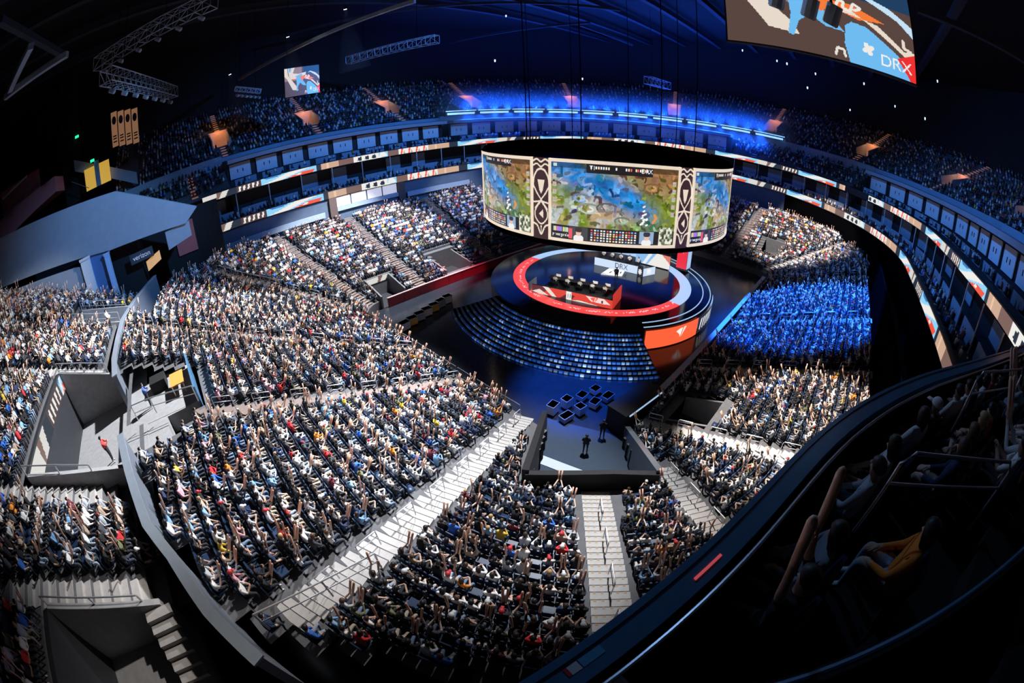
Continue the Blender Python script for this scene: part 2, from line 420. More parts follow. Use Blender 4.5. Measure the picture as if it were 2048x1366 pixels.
kind(band('wall_lower_bowl_back', [(-0.1, 5.5), (-0.1, 10.8), (0.3, 10.8), (0.3, 5.5)], 118, T1, M_VOID), 'structure', 'black wall behind the top rows beside the blue lit block')
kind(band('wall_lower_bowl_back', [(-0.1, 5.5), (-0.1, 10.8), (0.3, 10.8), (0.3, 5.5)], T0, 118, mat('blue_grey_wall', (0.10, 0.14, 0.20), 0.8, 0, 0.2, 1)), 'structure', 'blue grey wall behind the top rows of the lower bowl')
kind(band('floor_lower_suites', [(-0.3, 10.75), (-0.3, 11.0), (6.2, 11.9), (6.2, 10.75)], T0, T1, M_DARK), 'structure', 'floor of the lower suite level')
kind(band('wall_lower_suites', [(6.2, 10.8), (6.2, 15.2), (6.5, 15.2), (6.5, 10.8)], T0, T1, M_DARK), 'structure', 'dark back wall of the lower suites')
kind(band('ceiling_lower_suites', [(2.8, 15.05), (2.8, 15.3), (10.5, 15.9), (10.5, 15.05)], T0, T1, M_DARK), 'structure', 'slab between the two suite levels')
PAN = [(6.0, 47.0), (131.5, 205.0)]          # stretches with suite panels above the upper ribbon
FARS = (48.5, 103.0)
for a, b in PAN + [FARS]:
    kind(band('wall_upper_suites', [(8.2, 15.7), (8.2, 20.0), (8.5, 20.0), (8.5, 15.7)], a, b, M_DARK), 'structure', 'dark wall behind the suite panels')
    kind(band('trim_upper_suites', [(6.4, 19.55), (6.4, 20.15), (10.4, 20.3), (10.4, 19.55)], a, b, M_LEDGE), 'structure', 'pale ledge above the suite panels')

# upper bowl: rows
UR, UT = 0.47, 0.85
upper_rows = []     # (t0,t1,o,z)
def upper_block(name, t0, t1, o0, z0, n, label):
    mb = MB(); vc = np.arange(6.5, 205, 17.0) if n > 10 else []
    for k in range(n):
        o, z = o0 + UT * k, z0 + UR * k
        runs = [t0]
        for c_ in (vc if 15.3 < o + UT / 2 < 20.0 else []):
            hw_ = 1.66 * (np.linalg.norm(S(c_ + .5, 0) - S(c_ - .5, 0)) / np.linalg.norm(S(c_ + .5, o) - S(c_ - .5, o))); runs += [c_ - hw_, c_ + hw_]
        runs.append(t1)
        for ra, rb_ in zip(runs[::2], runs[1::2]):
            ts = TS(ra, rb_, 1.5)
            mb.strip([S(t, o, z - UR) for t in ts], [S(t, o, z) for t in ts])
            mb.strip([S(t, o, z) for t in ts], [S(t, o + UT, z) for t in ts])
        upper_rows.append((t0, t1, o + UT - 0.25, z))
    for t in (t0, t1):
        P = [S(t, o0, z0 - UR - 4)] + [S(t, o0 + UT * k + dd, z0 + UR * k) for k in range(n) for dd in (0, UT)] + [S(t, o0 + UT * n, z0 - UR - 4)]
        mb.add(P, [tuple(range(len(P)))])
    kind(obj(name, mb, M_TERR), 'structure', label)
upper_block('floor_upper_terrace', -14.0, 205.0, 10.6, 20.6, 21, 'steep concrete terraces of the upper bowl')
upper_block('floor_corner_terrace', -10.0, 5.6, 3.6, 16.3, 7, 'corner terrace between the grey wall and the suite panels')
upper_block('floor_corner_terrace', 104.0, 130.5, 3.6, 16.3, 7, 'corner terrace above the far end of the upper ribbon board')
for a, b in ((-14, 5.6), (48, 104), (104, 131)):
    kind(band('wall_upper_front', [(10.1, 19.2), (10.1, 21.2), (10.4, 21.2), (10.4, 19.2)], a, b, M_LEDGE), 'structure', 'pale front parapet of the upper bowl')
kind(band('wall_upper_front', [(10.2, 20.2), (10.2, 20.9), (10.4, 20.9), (10.4, 20.2)], 5.6, 48, M_SUITE), 'structure', 'low front parapet of the upper bowl over the suites')
kind(band('wall_upper_front', [(10.2, 20.2), (10.2, 21.1), (10.4, 21.1), (10.4, 20.2)], 131, 205, M_SUITE), 'structure', 'low front parapet of the upper bowl over the suites')
kind(band('wall_upper_back', [(29, 24), (29, 46), (29.5, 46), (29.5, 24)], -60, 230, M_BLACK, 3), 'structure', 'black wall behind the upper bowl')
cb = MB(); cb.box(-90, 90, -75, 75, 45.5, 46)
kind(obj('ceiling', cb, M_BLACK), 'structure', 'black arena ceiling deck')
eb = MB(); eb.box(-82, -81, -75, 75, 0, 46)
kind(obj('wall_near_end', eb, M_BLACK), 'structure', 'dark wall closing the near end of the arena')

# ---- near end: walkway, parapet, middle seating section
PARS = [PAR[:6] + [(-47.0, 0.6)], [(-46.1, -6.6)] + PAR[8:]]
pb = MB()
for q_ in PARS: pb.wall(q_, 0.30, 8.2, 10.75)
par = kind(obj('wall_parapet', pb, mat('parapet_paint', (0.13, 0.15, 0.19), 0.6, 0, 0.15, 2)), 'structure', 'bent grey parapet between the lower bowl and the middle section')
cpb = MB()
for q_ in PARS: cpb.wall(q_, 0.42, 10.75, 10.83)
obj('coping', cpb, mat('parapet_coping', (0.36, 0.42, 0.5), 0.35, 0.4, 0.1, 4), par)
wk = MB(); wk.box(-52, -45.6, -24, 26, 8.0, 8.33); wk.box(-45.6, -41.9, -2.5, 3.0, 7.2, 8.33); wk.box(-45.6, -44.1, -6.4, -2.5, 7.2, 8.33)
kind(obj('floor_walkway', wk, M_CONC), 'structure', 'concrete walkway along the parapet')
MU0, MZ0, MR = -47.7, 10.2, 0.34
PIT = (-51.6, -46.0, -8.4, 2.0)         # u0,u1,n0,n1 entrance cut into the middle section
PIT2 = (-52.6, -47.4, 13.2, 16.8)
PIT3 = (-50.0, -44.0, -22.0, -15.6)
def in_pit(x, y): return any(p[0] < x < p[1] + 1 and p[2] - 0.2 < y < p[3] + 0.2 for p in (PIT, PIT2, PIT3))
ms = MB(); mid_rows = []
for k in range(-4, 25):
    u1, u0 = MU0 - TREAD * k, MU0 - TREAD * (k + 1); z = MZ0 + MR * k
    cuts = sorted([(p[2] - 0.25, p[3] + 0.25) for p in (PIT, PIT2, PIT3) if u1 > p[0] - 0.3 and u0 < p[1]])
    y = -26.0; spans = []
    for c0, c1 in cuts: spans.append((y, c0)); y = c1
    spans.append((y, 21.8))
    for y0, y1 in spans:
        ys = np.arange(y0, y1 + 1e-6, 0.1); okk = np.array([par_u(v) - 0.35 > u1 for v in ys]) if k < 1 else np.ones(len(ys), bool)
        i = 0
        while i < len(ys):
            if not okk[i]: i += 1; continue
            j = i
            while j + 1 < len(ys) and okk[j + 1]: j += 1
            if ys[j] - ys[i] > 0.5: ms.box(u0, u1, ys[i], ys[j], z - 1.6, z); mid_rows.append((u0 + 0.27, ys[i], ys[j], z))
            i = j + 1
kind(obj('floor_middle_terrace', ms, M_TERR), 'structure', 'terraces of the middle section behind the parapet')

# entrance pits: walls with LED strip, stairs, rails
def ribbon_cells(W, H, seed, cell=0.12):
    """sponsor animation for the ribbon boards: blocks of white, pale blue, red, tan and brown shapes"""
    r = np.random.default_rng(seed); img = np.zeros((H, W, 3)); img[:] = (0.03, 0.02, 0.02)
    WHT, LBL, RED, TAN, BRN, DRK = (0.86, 0.84, 0.80), (0.28, 0.66, 0.95), (0.90, 0.10, 0.05), (0.62, 0.40, 0.28), (0.20, 0.12, 0.10), (0.02, 0.03, 0.05)
    seq = [('bars', 4.2), ('dark', 1.2), ('text', 4.0), ('swoosh', 9.0), ('dark', 0.8), ('tan', 3.0), ('brn', 2.6), ('logo', 4.6), ('lbl', 1.8), ('brn', 2.2), ('stripes', 6.0), ('tan', 4.6), ('dark', 2.0), ('swoosh', 9.0)]
    x = 0; i = 0
    while x < W:
        nm, L = seq[i % len(seq)]; i += 1; n = int(L / cell); s = img[:, x:x + n]; w_ = s.shape[1]
        if w_ < 3: break
        if nm == 'tan': s[:] = TAN; s[:, w_ // 3:w_ // 3 + 3] = np.array(TAN) * 1.35
        elif nm == 'brn': s[:] = BRN
        elif nm == 'lbl': s[:] = LBL; poly(s, [(0, 0), (1, 0.2), (0.6, 1), (0.2, 1)], WHT)
        elif nm == 'dark': s[:] = DRK
        elif nm == 'bars':
            s[:] = (0.7, 0.68, 0.64); poly(s, [(0.5, 0), (0.6, 0), (0.75, 1), (0.55, 1)], BRN); poly(s, [(0.85, 0), (1, 0), (1, 1)], DRK)
        elif nm == 'text':
            s[:] = (0.08, 0.05, 0.05)
            for q in range(5):
                a = 0.08 + q * 0.18; poly(s, [(a, 0.15), (a + 0.07, 0.1), (a + 0.12, 0.9), (a + 0.03, 0.85)], WHT)
        elif nm == 'swoosh':
            s[:] = LBL; poly(s, [(0, 0), (0.35, 0), (0.9, 1), (0.5, 1), (0.2, 0.3)], WHT)
            poly(s, [(0.45, 0), (0.92, 0.05), (0.98, 0.5), (0.75, 0.55)], RED); poly(s, [(0.1, 0.7), (0.3, 0.8), (0.4, 1), (0.05, 1)], (0.05, 0.2, 0.5))
            poly(s, [(0.62, 0.15), (0.74, 0.2), (0.72, 0.4), (0.66, 0.35)], WHT)
        elif nm == 'logo':
            s[:] = WHT
            for q in range(3): poly(s, [(0.15 + q * 0.28, 0.2), (0.33 + q * 0.28, 0.15), (0.30 + q * 0.28, 0.85), (0.18 + q * 0.28, 0.75)], DRK)
        elif nm == 'stripes':
            s[:] = WHT
            for q in range(4): poly(s, [(0.06 + q * 0.25, 0), (0.11 + q * 0.25, 0), (0.15 + q * 0.25, 1), (0.09 + q * 0.25, 1)], RED); poly(s, [(0.14 + q * 0.25, 0), (0.22 + q * 0.25, 0), (0.18 + q * 0.25, 0.7)], (0.5, 0.4, 0.33))
        x += n
    return img
def pit(p, zf, zt, label, led=True, seed=3, ends=None):
    u0, u1, n0, n1 = p
    o = thing('entrance_pit', label, 'entrance', (u0, n0, zf))
    L = np.array([u0, n0, zf])
    f = MB(); f.box(0.0, u1 - u0 + 0.4, 0, n1 - n0, -0.3, 0.02); obj('pit_floor', f, M_CONC, o)
    b = MB(); b.box(-0.3, 0, 0, n1 - n0, -0.3, zt - zf); obj('back_wall', b, M_DARK, o)
    for y, u1 in zip((-0.25, n1 - n0), ends or (u1, u1)):
        sd = MB(); n = 4
        sd.prism([(0, -0.3), (u1 - u0, -0.3), (u1 - u0, zt - zf - 1.9), (0, zt - zf)], (0, y, 0), (1, 0, 0), (0, 0, 1), (0, 1, 0), 0.25); obj('side_wall', sd, M_CONC, o)
    if led:
        img = ribbon_cells(int((n1 - n0) / 0.12), 8, seed)
        screen('led_strip', img, flat((0.06, 0.1, zt - zf - 1.1), (0, n1 - n0 - 0.2, 0), (0, 0, 1.0)), parent=o)
    return o
pit(PIT, 8.35, 12.3, 'open entrance pit with a lit strip on its back wall behind the parapet', True, 3, (-46.15, -47.35))
pit(PIT2, 8.35, 12.3, 'small entrance pit with pale walls near the grey wall', True, 5, (-47.65, -46.85))
pit((PIT3[0], -45.6, -21.8, -15.8), 8.35, 11.8, 'dark entrance pit with stairs at the foot of the middle section', False)

# ================================================================== RIBBON BOARDS AND SUITES
def ribbon(name, label, o_, z0, z1, seed, t0, t1, gaps=()):
    root = thing(name, label, 'ribbon board', tuple(S(t0, o_, z0)))
    L = t1 - t0; cell = 0.13; W = int(L / cell); H = 8
    img = ribbon_cells(W, H, seed, cell); base = np.array(root.location)
    n = int(L / 6.1); edges = np.linspace(0, W, n + 1).astype(int)
    for a, b in zip(edges[:-1], edges[1:]):
        ta, tb_ = t0 + a * cell, t0 + b * cell
        if any(g0 < (ta + tb_) / 2 < g1 for g0, g1 in gaps): continue
        fn = lambda S_, T_: np.array([S(ta + s * (tb_ - ta), o_ - 0.06, z0 + v * (z1 - z0)) for s, v in zip(S_, T_)]) - base
        p = screen('led_panel', img[:, a:b], fn, parent=root)
    h = MB(); ts = TS(t0, t1); pr = [(o_, z0 - 0.12), (o_, z1 + 0.12), (o_ + 0.25, z1 + 0.12), (o_ + 0.25, z0 - 0.12)]
    V = [S(t, o, z) - base for t in ts for o, z in pr]; F = []
    for i in range(len(ts) - 1):
        for k in range(4): F.append((i * 4 + k, i * 4 + (k + 1) % 4, (i + 1) * 4 + (k + 1) % 4, (i + 1) * 4 + k))
    h.add(V, F); obj('housing', h, M_DARK, root)
    return root
ribbon('ribbon_board', 'lower lit ribbon board with coloured sponsor shapes around the bowl', -0.3, 10.85, 11.85, 2, 0.5, 204, gaps=[(158, 163)])
ribbon('ribbon_board', 'upper lit ribbon board below the suites with panels', 2.8, 15.15, 16.05, 9, 1.0, 204, gaps=[(47.5, 50.5), (130, 134)])

lw = bpy.data.objects['wall_lower_suites']
t = 1.5; part_meshes = {}
def seg_panel(name, ta, tb_, o_, z0, z1, m, parent, th=0.12):
    mb = MB(); ts = TS(ta, tb_, 1.5); mb.wall([S(q, o_) for q in ts], th, z0, z1); return obj(name, mb, m, parent)
while t < 203:
    seg_panel('partition', t, t + 3.9, 3.0, 11.4, 12.75, M_SUITE, lw)
    pm = MB(); p = S(t + 4.6, 2.6); pm.cyl(p, 0.07, 11.4, 15.1, 8); obj('post', pm, M_WHITE, lw)
    if random.random() < 0.55: seg_panel('back_panel', t + 0.4, t + 3.2, 6.0, 12.2, 14.6, M_SUITE, lw)
    t += 5.2
ups = [o for o in COL.objects if o.name.startswith('wall_upper_suites')]
for host, (a, b) in zip(ups, PAN + [FARS]):
    t = a + 0.4
    while t < b - 3.4:
        seg_panel('suite_panel', t, t + 3.5, 8.0, 17.0, 19.35, M_PANEL, host, 0.14)
        for q in (1.3, 2.2):
            mk = MB(); p = S(t + q, 7.9); mk.cyl(p, 0.06, 17.9, 18.4, 6); obj('door_pull', mk, M_DARK, host)
        seg_panel('partition', t + 0.3, t + 3.8, 5.6, 16.0, 16.95, M_SUITE, host)
        t += 4.5
# club front below the lower ribbon on the left side: lit white opening, brown pier, blue wall
cl = MB(); cl.wall([S(q, -0.35) for q in TS(20.5, 31.5)], 0.2, 8.6, 9.2); kind(obj('trim_1', cl, M_SUITE), 'structure', 'blue ledge under the lit club opening')
cw = mat('lit_club_wall', (0.8, 0.76, 0.7), 0.7, emit=(0.9, 0.82, 0.72), es=0.45)
for q in np.arange(20.5, 31.4, 2.75):
    mb = MB(); mb.wall([S(r, -0.16) for r in TS(q, q + 2.5)], 0.1, 9.25, 10.7); tag(obj('club_window', mb, cw), 'bright white club window below the lower ribbon board', 'window', 'lit club windows')
for q in (20.0, 32.0):
    mb = MB(); mb.wall([S(r, -0.4) for r in TS(q - 0.6, q + 0.6)], 0.4, 8.0, 10.8); kind(obj('trim_2', mb, mat('brown_pier', (0.12, 0.08, 0.07), 0.7)), 'structure')
for q0, q1 in ((0.8, 18.5), (33, 46)):
    mb = MB(); mb.wall([S(r, -0.5) for r in TS(q0, q1)], 0.2, 8.2, 9.0); kind(obj('trim_3', mb, M_SUITE), 'structure')
sg = MB()
def text_obj(name, txt, size, mtx, m, parent=None, extrude=0.01):
    cu_ = bpy.data.curves.new(name, 'FONT'); cu_.body = txt; cu_.size = size; cu_.extrude = extrude; cu_.align_x = 'CENTER'; cu_.align_y = 'CENTER'
    o = bpy.data.objects.new(name, cu_); COL.objects.link(o)
    me = bpy.data.meshes.new_from_object(o.evaluated_get(bpy.context.evaluated_depsgraph_get())); bpy.data.objects.remove(o)
    me.materials.clear(); me.materials.append(m); o = place(name, me, parent); o.matrix_local = mtx; return o
def frame(c, ex, ey):
    ex = np.array(ex, float); ex /= np.linalg.norm(ex); ey = np.array(ey, float); ey -= ex * (ey @ ex); ey /= np.linalg.norm(ey); ez = np.cross(ex, ey)
    return Matrix(((ex[0], ey[0], ez[0], c[0]), (ex[1], ey[1], ez[1], c[1]), (ex[2], ey[2], ez[2], c[2]), (0, 0, 0, 1)))

# blue LED bars at the far end
rb = thing('light_bar', 'double blue light bar curving along the far upper bowl front', 'light', tuple(S(50, 9.6, 21.6)))
base = np.array(rb.location)
t = 49.0
while t < 112:
    for (z0, z1, dt0, dt1) in ((22.05, 22.22, 0.15, 6.1), (21.35, 21.75, 0.5, 5.8)):
        n = int((dt1 - dt0) / 0.35)
        mb = MB(); mb.wall([S(q, 9.6)[:2] - base[:2] for q in TS(t + dt0, t + dt1, 1.2)], 0.12, z0 - base[2], z1 - base[2]); obj('led_bar', mb, M_BLUELED, rb)
    t += 6.4
for q in np.arange(52, 111, 2.7):  # unseen spots added to strengthen the bar's glow in the haze
    p_ = S(q, 7.0, 21.9)
    spot('bar_glow', p_, p_ + np.array([0, 0, 5.0]), 6500, (0.008, 0.10, 1.0), 150, 0.9, 0.3)
    spot('bar_glow', p_, p_ - np.array([0, 0, 5.0]), 8000, (0.008, 0.10, 1.0), 120, 0.9, 0.3)
hb = MB(); hb.wall([S(q, 9.85)[:2] - base[:2] for q in TS(49, 112)], 0.2, -0.5, 0.9); obj('housing', hb, M_DARK, rb)

# ================================================================== GREY END WALL
GN = 22.2
gb = MB(); gb.prism([(-37.6, 16.4), (-39.2, 15.1), (-48.6, 15.7), (-52.5, 16.4), (-67, 18.7), (-67, 23.6), (-46.7, 21.3)], (0, GN, 0), (1, 0, 0), (0, 0, 1), (0, 1, 0), 1.2)
gw = kind(obj('wall_end_panel', gb, M_GREYWALL), 'structure', 'large grey blue panel wall above the end seats')
lb = MB(); lb.prism([(-67, 9), (-52.7, 9), (-52.7, 15.6), (-67, 17.9)], (0, GN, 0), (1, 0, 0), (0, 0, 1), (0, 1, 0), 0.8)
kind(obj('wall_end_lower', lb, M_GREYWALL), 'structure', 'grey wall below the dark slot')
sb_ = MB(); sb_.wall([(-66.5, 24.6), (-45.6, 24.6), (-45.6, 31.2), (-34.5, 31.2)], 0.2, 8, 15.9); kind(obj('wall_end_recess', sb_, M_BLACK), 'structure', 'black recess behind the end wall')
for (x0, x1, z1, lab, m) in ((-52.6, -51.4, 16.3, 'broad white pillar at the edge of the dark end recess', M_WHITE), (-49.5, -48.9, 15.7, 'narrow pale blue pillar inside the dark end recess', mat('pale_blue_paint', (0.45, 0.62, 0.9), 0.6))):
    mb = MB(); mb.box(x0, x1, GN - 0.3, GN + 0.5, 8.4, z1); mb.box(x0 - 0.08, x1 + 0.08, GN - 0.38, GN + 0.58, z1 - 0.25, z1); tag(obj('pillar', mb, m), lab, 'pillar')
gy = MB(); gy.box(-51.4, -49.5, GN + 0.3, GN + 0.5, 9, 16.3); kind(obj('wall_end_infill', gy, mat('blue_infill', (0.10, 0.2, 0.42), 0.7)), 'structure', 'blue wall between the two end pillars')
sgn = thing('wall_sign', 'dark hanging sign with white lettering in the end recess', 'sign', (-45.2, 23.2, 13.6))
mb = MB(); mb.box(-1.5, 1.5, -0.08, 0.08, -0.55, 0.55); obj('board', mb, mat('sign_board', (0.05, 0.055, 0.07), 0.6), sgn)
text_obj('lettering', 'verizon', 0.75, frame((0, -0.1, 0), (1, 0, 0), (0, 0, 1)), mat('sign_white', (0.8, 0.8, 0.8), 0.6, emit=(0.5, 0.5, 0.5), es=0.4), sgn)
mb = MB(); mb.prism([(-44.9, 11.6), (-43.0, 12.3), (-43.0, 13.3), (-44.9, 12.7)], (0, 23.6, 0), (1, 0, 0), (0, 0, 1), (0, 1, 0), 0.1); tag(obj('lit_panel', mb, mat('amber_panel', (0.9, 0.5, 0.2), 0.6, emit=(0.9, 0.42, 0.12), es=0.5)), 'amber lit panel beside the sign in the end recess', 'panel')
mb = MB(); mb.prism([(-41.8, 13.0), (-38.8, 13.6), (-38.8, 15.2), (-41.8, 15.0)], (0, GN + 0.4, 0), (1, 0, 0), (0, 0, 1), (0, 1, 0), 0.6); kind(obj('trim_4', mb, M_GREYWALL), 'structure', 'grey end block under the panel wall')
mb = MB(); mb.box(-41, -38.2, 30.8, 31.0, 10.5, 14.5); kind(obj('wall_red_recess', mb, M_REDWALL), 'structure', 'dark red wall beyond the end recess')
# upper-left: red block, terrace wall, yellow doorway
rbk = thing('concession_block', 'red walled platform with a striped counter on the dark upper deck', 'counter', (-61.5, 33, 23.6))
mb = MB(); mb.prism([(-11, -1.5), (4.2, 1.6), (4.2, 3.6), (-11, 1.8)], (0, 0, 0), (1, 0, 0), (0, 0, 1), (0, 1, 0), 5.0); obj('front_wall', mb, M_REDWALL, rbk)
mb = MB(); mb.box(-11, 4.0, 0.3, 4.8, -2.3, 0.2); obj('base_block', mb, M_VOID, rbk)
mb = MB(); mb.beam((-6, 1.5, 5.0), (-1, 1.5, 5.9), 0.25); obj('counter_bar', mb, M_WHITE, rbk)
mb = MB(); mb.box(-8, 0, 4.9, 5.0, 2, 6.5); obj('rear_wall', mb, M_REDWALL, rbk)
dk = MB(); dk.box(-80, -51.4, 29.5, 62, 21.0, 21.4); kind(obj('floor_upper_deck', dk, M_BLACK), 'structure', 'dark upper deck floor beyond the end wall')
yd = thing('doorway', 'yellow lit doorway with railings on the dark upper deck', 'doorway', (-52.8, 44, 23.7))
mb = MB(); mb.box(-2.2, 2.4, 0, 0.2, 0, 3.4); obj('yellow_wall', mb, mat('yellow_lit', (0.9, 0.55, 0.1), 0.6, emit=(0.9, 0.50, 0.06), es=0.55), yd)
mb = MB(); mb.box(-0.2, 0.6, -0.4, 0.0, -2.3, 4.0); obj('pillar', mb, M_SUITE, yd)
mb = MB(); mb.box(-3, 3, -1.5, 0.4, -2.3, 0); obj('plinth', mb, M_VOID, yd)
mb = MB(); mb.tube([(-4.5, -1, 2.6), (-1.5, -1, 0.4)], 0.05); obj('rail', mb, M_STEEL, yd)
for (x, y, z) in ((-53.2, 43.4, 27.9), (-77, 40, 29.5), (-56.5, 47, 33.3)):
    mb = MB(); mb.box(x - 0.35, x + 0.35, y - 0.08, y + 0.08, z - 0.2, z + 0.2); tag(obj('exit_sign', mb, mat('exit_green', (0, 0.5, 0.2), 0.5, emit=(0.02, 0.9, 0.35), es=1.6)), 'small green lit exit sign on the dark upper deck', 'sign', 'exit signs')
mb = MB(); mb.prism([(-80, 24.0), (-58, 26.5), (-58, 29.0), (-80, 27.5)], (0, 50, 0), (1, 0, 0), (0, 0, 1), (0, 1, 0), 0.4); kind(obj('wall_upper_left', mb, M_GREYWALL), 'structure', 'grey band wall at the back of the dark deck')
mb = MB(); mb.box(-60, -56.5, 47.5, 49.5, 21, 46); kind(obj('wall_column', mb, M_BLACK), 'structure', 'dark column carrying the roof')
mb = MB(); mb.prism([(-57.0, 27.8), (-46, 21.5), (-46, 23.4), (-57, 29.6)], (0, 45.2, 0), (1, 0, 0), (0, 0, 1), (0, 1, 0), 0.3); kind(obj('wall_upper_slope', mb, M_LEDGE), 'structure', 'sloping pale edge wall of the upper bowl')

# four hanging banners
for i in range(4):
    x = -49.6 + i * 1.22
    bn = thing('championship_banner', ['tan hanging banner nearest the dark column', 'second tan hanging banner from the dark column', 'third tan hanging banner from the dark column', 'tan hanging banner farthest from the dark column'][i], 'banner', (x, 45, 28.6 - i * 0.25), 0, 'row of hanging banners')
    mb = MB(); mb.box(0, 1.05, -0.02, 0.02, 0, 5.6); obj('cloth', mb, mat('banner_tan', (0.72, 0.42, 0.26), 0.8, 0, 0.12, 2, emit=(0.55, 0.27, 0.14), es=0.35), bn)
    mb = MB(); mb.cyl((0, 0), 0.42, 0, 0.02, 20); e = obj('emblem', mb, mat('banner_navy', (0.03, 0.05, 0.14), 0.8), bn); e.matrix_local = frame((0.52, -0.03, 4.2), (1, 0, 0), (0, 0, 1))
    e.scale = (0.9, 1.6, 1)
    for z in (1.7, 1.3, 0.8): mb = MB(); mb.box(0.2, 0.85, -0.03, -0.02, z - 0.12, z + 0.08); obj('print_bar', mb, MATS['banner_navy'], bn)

# ================================================================== STAGE
stg = thing('stage', 'round black stage with a red and pale blue light ring', 'stage', (SX, SY, 0))
mb = MB(); mb.cyl((0, 0), 12.85, 0.0, 2.15, 128); mb.cyl((0, 0), 12.75, 2.15, 2.2, 128); obj('platform', mb, M_STAGE, stg)
RW, RH = 540, 9
ri = np.zeros((RH, RW, 3))
ang = np.linspace(-180, 180, RW, endpoint=False) + 180.0 / RW
redm = (12.0 * 0 + np.cos(np.radians(ang)) * 9.8) < -0.9
ri[:, redm] = (0.95, 0.075, 0.075); ri[:, ~redm] = (0.42, 0.62, 0.95)
rr_ = np.random.default_rng(4); x = 4
while x < RW - 14:
    L = int(rr_.integers(6, 13))
    if redm[x]:
        for q in range(L):
            if rr_.random() < 0.72: ri[4 + int(rr_.integers(0, 2)), x + q] = (1.0, 0.72, 0.72)
    x += L + int(rr_.integers(3, 6))
def ringfn(r0, r1, z): return lambda S_, T_: np.c_[(r1 + (r0 - r1) * T_) * np.cos(2 * PI * S_ - PI), (r1 + (r0 - r1) * T_) * np.sin(2 * PI * S_ - PI), np.full(len(S_), z)]
screen('light_ring', ri, ringfn(9.0, 10.35, 2.225), mat_attr('ring_led', 0.35, 1.0), stg)
M_STRIP = mat('pale_light_strip', (0.5, 0.7, 1.0), 0.4, emit=(0.45, 0.68, 1.0), es=0.75)
for r, a0, a1 in ((11.75, -128, 20), (12.62, -129, 20)):
    mb = MB(); ts = np.radians(np.linspace(a0, a1, 60)); mb.wall([(r * math.cos(a), r * math.sin(a)) for a in ts], 0.11, 2.2, 2.24); obj('light_strip', mb, M_STRIP, stg)
def logo_t1(img, x0, x1, y0, y1, col):
    P = lambda pts: [(x0 + a * (x1 - x0), y0 + b * (y1 - y0)) for a, b in pts]
    poly(img, P([(0.0, 0.75), (0.42, 0.98), (0.66, 0.98), (0.44, 0.10), (0.36, 0.40)]), col)
    poly(img, P([(0.52, 0.02), (0.76, 0.98), (1.0, 1.0), (0.60, 0.22)]), col)
sk = np.zeros((34, 200, 3)); sk[:] = (1.0, 0.13, 0.045); logo_t1(sk, 0.50, 0.70, 0.25, 0.85, (0.95, 0.90, 0.85))
def cyl_fn(R, a0, a1, z0, z1): return lambda S_, T_: np.c_[R * np.cos(np.radians(a0 + (a1 - a0) * S_)), R * np.sin(np.radians(a0 + (a1 - a0) * S_)), z0 + (z1 - z0) * T_]
screen('skirt_screen', sk, cyl_fn(12.98, -128.5, -97.5, 0.12, 2.02), M_SCREEN, stg)
s2 = np.zeros((34, 200, 3)); s2[:] = (0.02, 0.02, 0.03); 
for q_ in range(6): poly(s2, [(.06 + .09 * q_, .2), (.09 + .09 * q_, .15), (.13 + .09 * q_, .85), (.08 + .09 * q_, .8)], (.85, .85, .85))
s2[:, 130:] = (0.35, 0.55, 0.9)
screen('skirt_screen', s2, cyl_fn(12.98, -97.0, -66, 0.12, 2.02), M_SCREEN, stg)
# lit step rows on the near side of the stage
for i in range(10):
    R_ = 17.5 - 0.46 * i; z1 = 0.22 + 0.19 * i
    a0, a1 = 148 + 0.9 * i, 230.5 - 0.2 * i
    mb = MB(); ts = np.radians(np.linspace(a0, a1, 70)); c_, s_ = np.cos(ts), np.sin(ts)
    out = np.c_[R_ * c_, R_ * s_, np.full(70, z1)]; inn = np.c_[(R_ - 0.5) * c_, (R_ - 0.5) * s_, np.full(70, z1)]; bot = np.c_[R_ * c_, R_ * s_, np.zeros(70)]
    mb.strip(bot, out); mb.strip(out, inn)
    st = obj('step_row', mb, M_VOID, stg)
    W = 168; r_ = np.random.default_rng(50 + i); im = np.zeros((2, W, 3)); aa = np.linspace(a0, a1, W)
    env = 0.22 + 0.85 * np.exp(-((aa - 211) / 15) ** 2) + 0.35 * np.exp(-((aa - 180) / 12) ** 2); env *= np.clip((aa - a0) / 16, 0, 1) * (1.0 if i < 7 else 0.75)
    blk = np.repeat(r_.random(W // 3 + 1), 3)[:W]; v = env * (0.18 + 0.82 * blk ** 1.6); gap = (np.arange(W) % 3 == 2); v[gap] *= 0.25
    im[:] = v[None, :, None] * np.array([0.05, 0.22, 0.95]); im[0] *= 0.6
    hot = np.repeat(r_.random(W // 3 + 1) < 0.28, 3)[:W] & ~gap; im[:, hot] += v[None, hot, None] * np.array([0.35, 0.45, 0.4])
    screen('light_row', im, cyl_fn(R_ + 0.02, a0, a1, z1 - 0.185, z1 + 0.0), mat_attr('step_led', 0.5, 1.6), stg)
    im2 = im[:1] * 0.35; tr = lambda S_, T_, R_=R_, a0=a0, a1=a1, z1=z1: np.c_[(R_ - 0.16 * T_) * np.cos(np.radians(a0 + (a1 - a0) * S_)), (R_ - 0.16 * T_) * np.sin(np.radians(a0 + (a1 - a0) * S_)), np.full(len(S_), z1 + 0.004)]
    screen('light_row', im2, tr, MATS['step_led'], stg)

